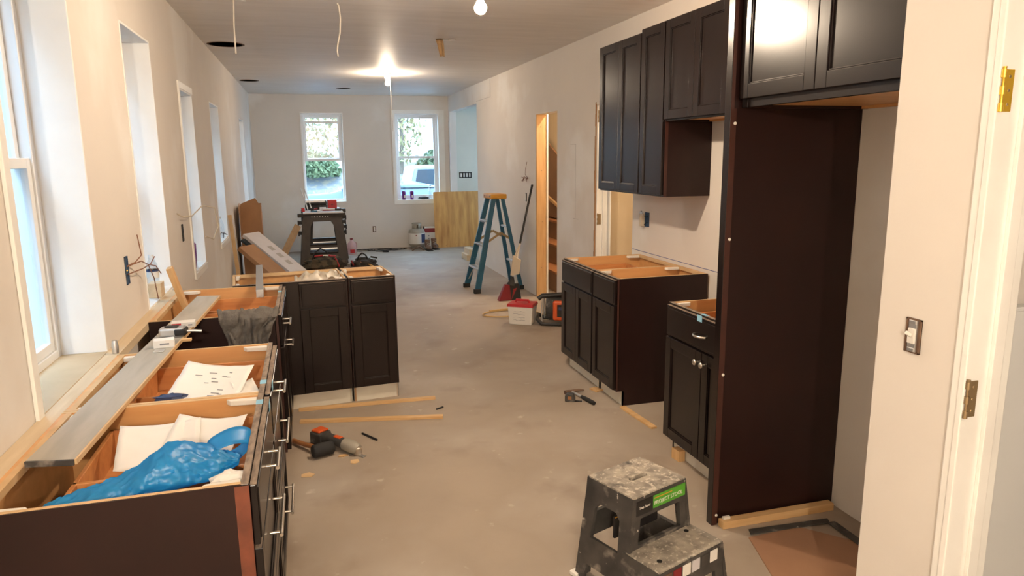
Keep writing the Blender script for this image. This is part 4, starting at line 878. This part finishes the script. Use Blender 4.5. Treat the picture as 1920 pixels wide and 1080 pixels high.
# jug
t = thing('plastic_jug', 'pale pink translucent jug on the floor beside the sawhorse', 'jug', (.70, 12.55, 0))
MB().lathe([(.07, 0), (.078, .01), (.078, .15), (.07, .19), (.03, .235), (.022, .245), (.022, .26)], 24).build('jug_body', 'pink', t, smooth=True)
MB().lathe([(.025, .255), (.025, .28)], 14).build('cap', 'redd', t, smooth=True); MB().tube([(.05, 0, .21), (.085, 0, .20), (.085, 0, .12), (.074, 0, .10)], .010, 8).build('jug_handle', 'pink', t, smooth=True)
MB().grid(lambda u, v: (.079 * math.cos(-2 + u), .079 * math.sin(-2 + u), .03 + .06 * v), 8, 2).build('red_label', 'red', t, solid=.001)
# sawhorses
def sawhorse(label, x, y, rz):
    t = thing('sawhorse', label, 'sawhorse', (x, y, 0), rz, None)
    hh = .80
    for s in (-1, 1):
        T = Matrix.Translation((0, s * .035, hh)) @ Matrix.Rotation(s * math.radians(12), 4, 'X') @ Matrix(((1, 0, 0, 0), (0, 0, 1, 0), (0, 1, 0, 0), (0, 0, 0, 1)))
        MB().holes([(-.27, .0), (.27, 0), (.295, -.10), (.36, -.815), (.25, -.815), (.22, -.70), (-.22, -.70), (-.25, -.815), (-.36, -.815), (-.295, -.10)],
                   [[(-.13, -.10), (.13, -.10), (.175, -.17), (.205, -.48), (-.205, -.48), (-.175, -.17)], [(-.21, -.54), (.21, -.54), (.215, -.61), (-.215, -.61)]], .03, T).build('leg_frame', 'saw', t, bevel=.006)
        T2 = T @ Matrix.Translation((0, 0, s * .017)); MB().box(-.20, -.535, -.004, .20, -.515, .006, T2).build('rung_edge', 'steel', t)
        for k in range(7): MB().lathe([(.006, 0), (.006, .002)], 8, T @ Matrix.Translation((-.15 + .04 * k, -.03, s * .016)) @ Matrix.Rotation(0 if s > 0 else PI, 4, 'X')).build('rivet', 'steel', t)
    MB().box(-.36, -.05, hh - .03, .36, .05, hh + .025).build('top_beam', 'saw', t, bevel=.006)
    for sx in (-1, 1):
        for z in (.66, .50): MB().box(sx * .30, -.03, z, sx * .36, .03, z + .05).box(sx * .345, -.03, z - .02, sx * .365, .03, z + .06).build('side_clip', 'black', t, bevel=.004)
    MB().box(-.22, -.16, .22, .22, .16, .235).build('tool_tray', 'saw', t)
    return t
sawhorse('black plastic sawhorse facing the kitchen under the tool-laden board', .20, 11.35, .03)
sawhorse('black plastic sawhorse by the far wall under the tool-laden board', .25, 12.20, .0)
t = tag(MB().box(-.30, -.55, 0, .30, .55, .020).build('table_board', 'cardw', loc=(.215, 11.78, .826), rot=(0, 0, .02), bevel=.002), 'white board laid over two black sawhorses as a bench', 'board')
zb = .847
t = thing('tool_case', 'black and grey tool case on the sawhorse bench', 'case', (.13, 11.95, zb), .02)
MB().box(-.17, -.12, 0, .17, .12, .075).build('case_base', 'black', t, bevel=.012); MB().box(-.165, -.115, .078, .165, .115, .145).build('case_lid', 'black', t, bevel=.014); MB().box(-.168, -.118, .110, .150, .118, .150).build('grey_band', 'steel', t, bevel=.01); MB().tube([(-.06, -.12, .07), (-.055, -.15, .07), (.055, -.15, .07), (.06, -.12, .07)], .010, 8).build('case_handle', 'black', t, smooth=True)
t = thing('red_case', 'bright red plastic case next to the black tool case on the bench', 'case', (.385, 11.95, zb), .02)
MB().box(-.072, -.10, 0, .072, .10, .150).build('case_shell', 'red', t, bevel=.014); MB().box(-.02, -.106, .06, .02, -.099, .09).build('latch', 'redd', t, bevel=.003)
t = thing('pliers', 'blue-handled pliers at the front edge of the bench', 'pliers', (.14, 11.36, zb + .010), .1)
MB().tube([(-.09, .012, 0), (-.02, .008, 0), (.0, 0, 0)], .010, 8).tube([(-.09, -.012, 0), (-.02, -.008, 0), (0, 0, 0)], .010, 8).build('grips', 'lad', t, smooth=True); MB().tube([(0, 0, 0), (.03, 0, 0), (.055, 0, 0)], [.013, .010, .004], 8).build('jaws', 'steel', t, smooth=True)
t = thing('bar_clamp', 'red and black clamp at the left front corner of the bench', 'clamp', (.02, 11.42, zb), .25)
MB().box(-.11, -.010, .010, .13, .010, .022).build('bar', 'steel', t); MB().box(-.12, -.014, 0, -.07, .014, .062).build('fixed_jaw', 'red', t, bevel=.006); MB().box(.02, -.014, 0, .07, .014, .055).build('sliding_jaw', 'black', t, bevel=.006); MB().tube([(.06, 0, .03), (.13, 0, .045)], .012, 8).build('grip', 'redd', t, smooth=True)
t = thing('hand_saw', 'red-handled tool lying across the bench in front of the cases', 'tool', (.36, 11.50, zb), -.06)
MB().box(-.14, -.012, .002, .06, .012, .020).build('blade', 'redd', t, bevel=.002); MB().box(.05, -.018, 0, .15, .018, .035).build('grip', 'black', t, bevel=.008); MB().box(-.13, -.016, .020, .05, .016, .036).build('white_stripe', 'white', t, bevel=.002)
tag(MB().box(-.05, -.03, 0, .05, .03, .05).build('small_carton', 'cardw', loc=(.23, 11.62, zb), bevel=.002), 'tiny pale carton in front of the black tool case on the bench', 'box')
tag(MB().beam((.0, 11.72, zb + .006), (-.09, 12.05, 1.17), .045, .012, (1, 0, 0)).build('trim_piece', 'vinyl'), 'white trim piece propped up on the bench, taller of two', 'trim piece')
tag(MB().beam((.06, 11.72, zb + .006), (-.03, 12.05, 1.15), .035, .012, (1, 0, 0)).build('trim_piece', 'vinyl'), 'white trim piece propped up on the bench, shorter and beside the cases', 'trim piece')
# wood plank leaning on sawhorse
tag(MB().beam((-.52, 10.75, .012), (-.16, 11.18, .66), .10, .025, (0, 1, 0)).build('timber_plank', 'timber', bevel=.002), 'brown timber plank leaning against a black sawhorse', 'plank')
# tool bags
def tool_bag(label, loc, rz, w_, d_, h_, m, tools):
    t = thing('tool_bag', label, 'bag', loc, rz)
    MB().grid(lambda u, v: (lambda p: (p[0], p[1], max(0, p[2])))(lump(u, v, (0, 0, h_ * .42), (w_, d_, h_ * .55), w_ * 10)), 28, 16, True).build('bag_body', m, t, smooth=True)
    MB().tube([(-w_ * .55, 0, h_ * .7), (-w_ * .35, -.02, h_ * 1.25), (-w_ * .1, -.03, h_ * 1.48), (w_ * .15, -.03, h_ * 1.3), (w_ * .4, 0, h_ * .7)], .012, 8).build('handle', 'rub', t, smooth=True)
    MB().tube([(-w_ * .8, -d_ * .5, h_ * .75), (0, -d_ * .8, h_ * .85), (w_ * .8, -d_ * .5, h_ * .75)], .008, 6).build('zip_edge', 'rub', t, smooth=True)
    for (x, y, z, dx, dz, c) in tools: MB().tube([(x, y, z), (x + dx * .5, y, z + dz * .5), (x + dx, y, z + dz)], .013, 8).build('tool_grip', c, t, smooth=True)
    return t
tool_bag('dark camouflage tool bag with red tools on top', (.17, 10.72, 0), .05, .30, .17, .24, 'camo', ((-.12, -.03, .24, .12, .01, 'red'), (.0, -.03, .245, .10, .0, 'paper'), (.08, -.05, .25, .10, -.02, 'red'), (.17, -.12, .22, .05, -.14, 'red'), (.10, -.1, .24, .06, .0, 'redd')))
tool_bag('open black canvas tool bag with arched handle', (.76, 10.66, 0), -.08, .20, .16, .18, 'bag2', ((-.18, -.08, .17, .03, -.08, 'redd'), (-.05, -.12, .14, .12, -.04, 'handle'), (.04, -.13, .13, .1, -.06, 'hose'), (.10, .02, .20, .10, -.02, 'camo')))
tag(MB().beam((.55, 11.02, .035), (.92, 11.28, .05), .10, .05).build('metal_duct', 'tank', bevel=.012), 'grey rounded bar on the floor behind the black tool bag', 'bar')
tag(MB().prism([(-.5, -.35), (.45, -.4), (.5, .3), (-.45, .35)], 0, .006).build('floor_cardboard', 'card', loc=(-.15, 10.4, 0)), 'brown cardboard sheet on the floor under the camouflage bag', 'cardboard')
# cartons by the left wall
t = thing('open_carton', 'tall open brown cardboard carton standing against the left wall', 'box', (-.60, 9.55, 0), math.radians(2))
MB().box(-.215, -.20, 0, .03, -.194, 1.10).build('front_wall', 'card', t)
MB().box(.024, -.194, 0, .03, .20, 1.10).build('side_wall', 'card', t); MB().box(-.215, -.194, 0, -.209, .20, 1.10).build('side_wall', 'card', t); MB().box(-.209, .194, 0, .024, .20, 1.10).build('back_wall', 'card', t)
MB().prism([(-.213, .55), (.028, .50), (.018, 1.10), (-.03, 1.19), (-.205, 1.12)], -.207, -.201, XZ(0)).build('tall_flap', 'card', t)
MB().beam((-.214, -.20, .85), (-.216, -.36, .80), .006, .60, (0, 0, 1)).build('side_flap', 'card', t)
def flatbox(label, p, q, w_, h_, m, printed=False, roll=(0, 1, 0)):
    p, q = Vector(p), Vector(q); L = (q - p).length; d = (q - p).normalized(); a = Vector((0, 0, 1)).cross(d).normalized(); n = d.cross(a)
    t = thing('flat_carton', label, 'box', tuple(p)); t.matrix_world = Matrix(((d.x, a.x, n.x, p.x), (d.y, a.y, n.y, p.y), (d.z, a.z, n.z, p.z), (0, 0, 0, 1)))
    MB().box(0, -w_ / 2, 0, L, w_ / 2, h_).build('carton', m, t, bevel=.003)
    MB().box(0, -w_ / 2 - .0006, h_ * .45, L, -w_ / 2, h_ * .5).build('seam', 'ink', t)
    if printed:
        for k in range(3): MB().box(L * (.45 + .12 * k), -.05, h_, L * (.52 + .12 * k), .02, h_ + .0006).build('print', 'pencilm', t)
    return t
flatbox('white flat carton with faint print, topmost of the slanted stack by the left wall', (.10, 8.50, .085), (-.70, 9.12, .745), .27, .045, 'cardw', True)
flatbox('glossy black panel sandwiched in the slanted carton stack', (.05, 8.42, .045), (-.75, 9.01, .70), .16, .03, 'carg')
flatbox('brown flat carton at the bottom of the slanted stack by the left wall', (-.02, 8.20, .008), (-.735, 8.68, .64), .26, .05, 'card')
tag(MB().beam((-.78, 8.42, .012), (-.835, 8.36, 1.06), .04, .012, (0, 1, 0)).build('thin_lath', 'ply_edge'), 'thin pale lath leaning up against the left wall by the cartons', 'lath')
# far sills
for k, x in enumerate((1.735, 1.885)):
    t = thing('purple_cup', ['purple travel cup with white label on the far window sill', 'purple travel cup next to the bottle on the far window sill'][k], 'cup', (x, WF + .05, .8895))
    MB().lathe([(.030, 0), (.036, .12), (.037, .125)], 18).build('cup_body', 'purple', t, smooth=True); MB().lathe([(.039, .122), (.039, .14), (.028, .155), (.012, .158)], 18).build('lid', 'purple', t, smooth=True)
    MB().box(-.012 + .008 * (1 - k), -.0385, .03, .016 + .008 * (1 - k), -.032, .08).build('paper_label', 'paper', t)
bottle('clear plastic bottle on the right-hand far window sill', (2.235, WF + .05, .8895), .26, .034, cap='white', labm=False)
tag(MB().grid(lambda u, v: lump(u, v, (0, 0, .02), (.10, .03, .02), 5), 18, 10, True).build('dark_rag', 'rub', loc=(2.10, WF + .04, .8895), smooth=True), 'small black rag on the right-hand far window sill', 'rag')

# ------------------------------------------------------------------ outdoors
GZ = -.28
struct(MB().prism([(13.46, GZ - .1), (80, GZ - .1), (80, 2.2), (30, 1.4), (23, 1.05), (20.6, GZ + .1), (20.4, GZ), (13.46, GZ)], -40, 40, YZ(0)).build('ground', 'asphalt'), 'leaf-strewn street and bank outside')
struct(MB().box(-9, -12, GZ - .1, -1.25, 13.44, GZ).build('side_yard', 'asphalt'), 'side yard outside the left windows')
t = thing('neighbour_house', 'grey clapboard house next door seen through the window beside the drawer cabinets', 'building', (-3.3, 0, GZ))
for k in range(52): MB().prism([(-.005, k * .12), (.012, k * .12), (.002, (k + 1) * .12), (-.005, (k + 1) * .12)], -9, 15, Matrix(((1, 0, 0, 0), (0, 0, 1, 0), (0, 1, 0, 0), (0, 0, 0, 1)))).build('clapboard', 'siding', t)
MB().box(-1.2, -9, 0, -.006, 15, 6.24).build('house_wall', 'siding', t)
def car(label, cat, x, y, L, hb, hr, gl0, gl1, paint, hood=.28, tail=.1, rz=0):
    t = thing(cat, label, 'car', (x, y, GZ), rz)
    body = [(0, .25), (0, hb - .1), (.1, hb - .02), (hood * L, hb + .06), (hood * L + .05, hb + .08), (gl0 * L, hr - .04), (gl0 * L + .2, hr), (gl1 * L - .2, hr), (gl1 * L, hr - .05), (L - .15, hb + .05), (L, hb - .05), (L, .25)]
    MB().prism(body, 0, 1.75, XZ(0)).build('car_body', paint, t, bevel=.04)
    MB().prism([(hood * L + .18, hb + .10), (gl0 * L + .10, hr - .09), ((gl0 + gl1) / 2 * L - .04, hr - .07), ((gl0 + gl1) / 2 * L - .04, hb + .10)], -.012, 0, XZ(0)).build('side_window', 'carg', t)
    MB().prism([((gl0 + gl1) / 2 * L + .04, hb + .10), ((gl0 + gl1) / 2 * L + .04, hr - .07), (gl1 * L - .12, hr - .10), (L - .42, hb + .12)], -.012, 0, XZ(0)).build('side_window', 'carg', t)
    for wx in (.18 * L, .81 * L): MB().lathe([(.20, -.02), (.32, -.01), (.32, .2), (.20, .2)], 24, Matrix.Translation((wx, .02, .32)) @ Matrix.Rotation(-R90, 4, 'X')).build('wheel', 'rub', t, smooth=True)
    m_ = MB().grid(lambda u, v: lump(u, v, (hood * L + .30, -.12, hb + .14), (.11, .06, .08), 0, 1), 16, 10, True).build('wing_mirror', paint, t, smooth=True)
    MB().box(hood * L + .22, -.185, hb + .09, hood * L + .38, -.17, hb + .20).build('mirror_glass', 'carg', m_)
    MB().box(.2, -.015, .28, L - .2, 0, .42).build('side_skirt', 'lilac', t)
    return t
car('pale car parked close outside the left far window', 'parked_car', -.95, 15.2, 4.4, 1.17, 1.38, .45, .82, 'carw', hood=.33)
car('silver wagon parked across the street beyond the right far window', 'parked_wagon', 1.7, 17.9, 4.6, 1.05, 1.72, .20, .96, 'cars', hood=.16)
def tree(label, x, y, h, r, n, m, trunk=.12, seed=1, low=.35):
    t = thing('street_tree', label, 'tree', (x, y, 1.05 + (y - 23) * .05)); rnd = random.Random(seed)
    br = MB().tube([(0, 0, 0), (.05, 0, h * .35), (0, .05, h * .7), (.05, 0, h * .95)], [trunk, trunk * .8, trunk * .5, trunk * .15], 8)
    for k in range(9):
        a = rnd.uniform(0, 2 * PI); z = h * rnd.uniform(.3, .75); br.tube([(0, 0, z), (math.cos(a) * r * .45, math.sin(a) * r * .45, z + h * .1), (math.cos(a) * r * .85, math.sin(a) * r * .85, z + h * .17)], [trunk * .45, trunk * .25, .01], 5)
    br.build('trunk', 'bark', t, smooth=True)
    fm = MB()
    for k in range(n):
        d = Vector((rnd.gauss(0, 1), rnd.gauss(0, 1), rnd.gauss(0, 1))).normalized() * (rnd.random() ** .4)
        c = Vector((d.x * r, d.y * r, h * (low + (1 - low) * .5) + d.z * h * (1 - low) * .55)); s = rnd.uniform(.05, .12)
        q = Euler((rnd.uniform(0, 6), rnd.uniform(0, 6), rnd.uniform(0, 6))).to_matrix()
        fm.add([c + q @ Vector(p) * s for p in ((-1, 0, 0), (0, -.5, .1), (1, 0, 0), (0, .5, .1))], [(0, 1, 2, 3)])
    o = fm.build('foliage', m, t); o['kind'] = 'stuff'
    return t
tree('pale autumn tree beyond the left far window', -.6, 26, 5.0, 3.0, 7000, 'leaf', .16, 3, .05)
tree('slender tree beyond the right far window', 3.1, 24, 4.2, .9, 1300, 'leaf', .08, 5, .1)
for k, (x, y, h, r) in enumerate(((-1.8, 23.2, .75, .95), (.2, 23.0, .8, .9), (4.2, 23.2, .8, .8))):
    t = thing('roadside_shrub', ['dark green shrub at the kerb beyond the left far window', 'green shrub behind the pale parked car', 'green shrub behind the silver wagon'][k], 'shrub', (x, y, 1.04)); rnd = random.Random(k); fm = MB()
    for j in range(1500):
        d = Vector((rnd.gauss(0, 1), rnd.gauss(0, 1), abs(rnd.gauss(0, 1)))).normalized() * rnd.random() ** .3; c = Vector((d.x * r, d.y * r, .05 + d.z * h)); q = Euler((rnd.uniform(0, 6), rnd.uniform(0, 6), 0)).to_matrix(); s = rnd.uniform(.05, .10)
        fm.add([c + q @ Vector(p) * s for p in ((-1, 0, 0), (0, -.5, .1), (1, 0, 0), (0, .5, .1))], [(0, 1, 2, 3)])
    fm.build('foliage', 'leaf2', t)['kind'] = 'stuff'
    MB().tube([(0, 0, 0), (.05, 0, h * .5)], .03, 6).build('stem', 'bark', t)
t = thing('corner_house', 'pale house with a porch post across the street', 'building', (4.9, 27, 1.2))
MB().box(0, 0, 0, 6, 5, 5.5).build('house_wall', 'carw', t); MB().box(-.3, -1.2, 2.9, 6, 0, 3.1).build('porch_roof', 'siding', t); MB().box(-.1, -1.1, 0, .12, -.9, 2.9).build('porch_post', 'trim', t)
for z in (1.0, 3.6): MB().box(.6, -.03, z, 1.5, 0, z + 1.4).build('window', 'carg', t)
tag(MB().tube([(0, 0, 0), (0, 0, 8)], .14, 10).build('utility_pole', 'siding', loc=(4.05, 20.0, GZ), smooth=True), 'grey utility pole beyond the right far window', 'pole')
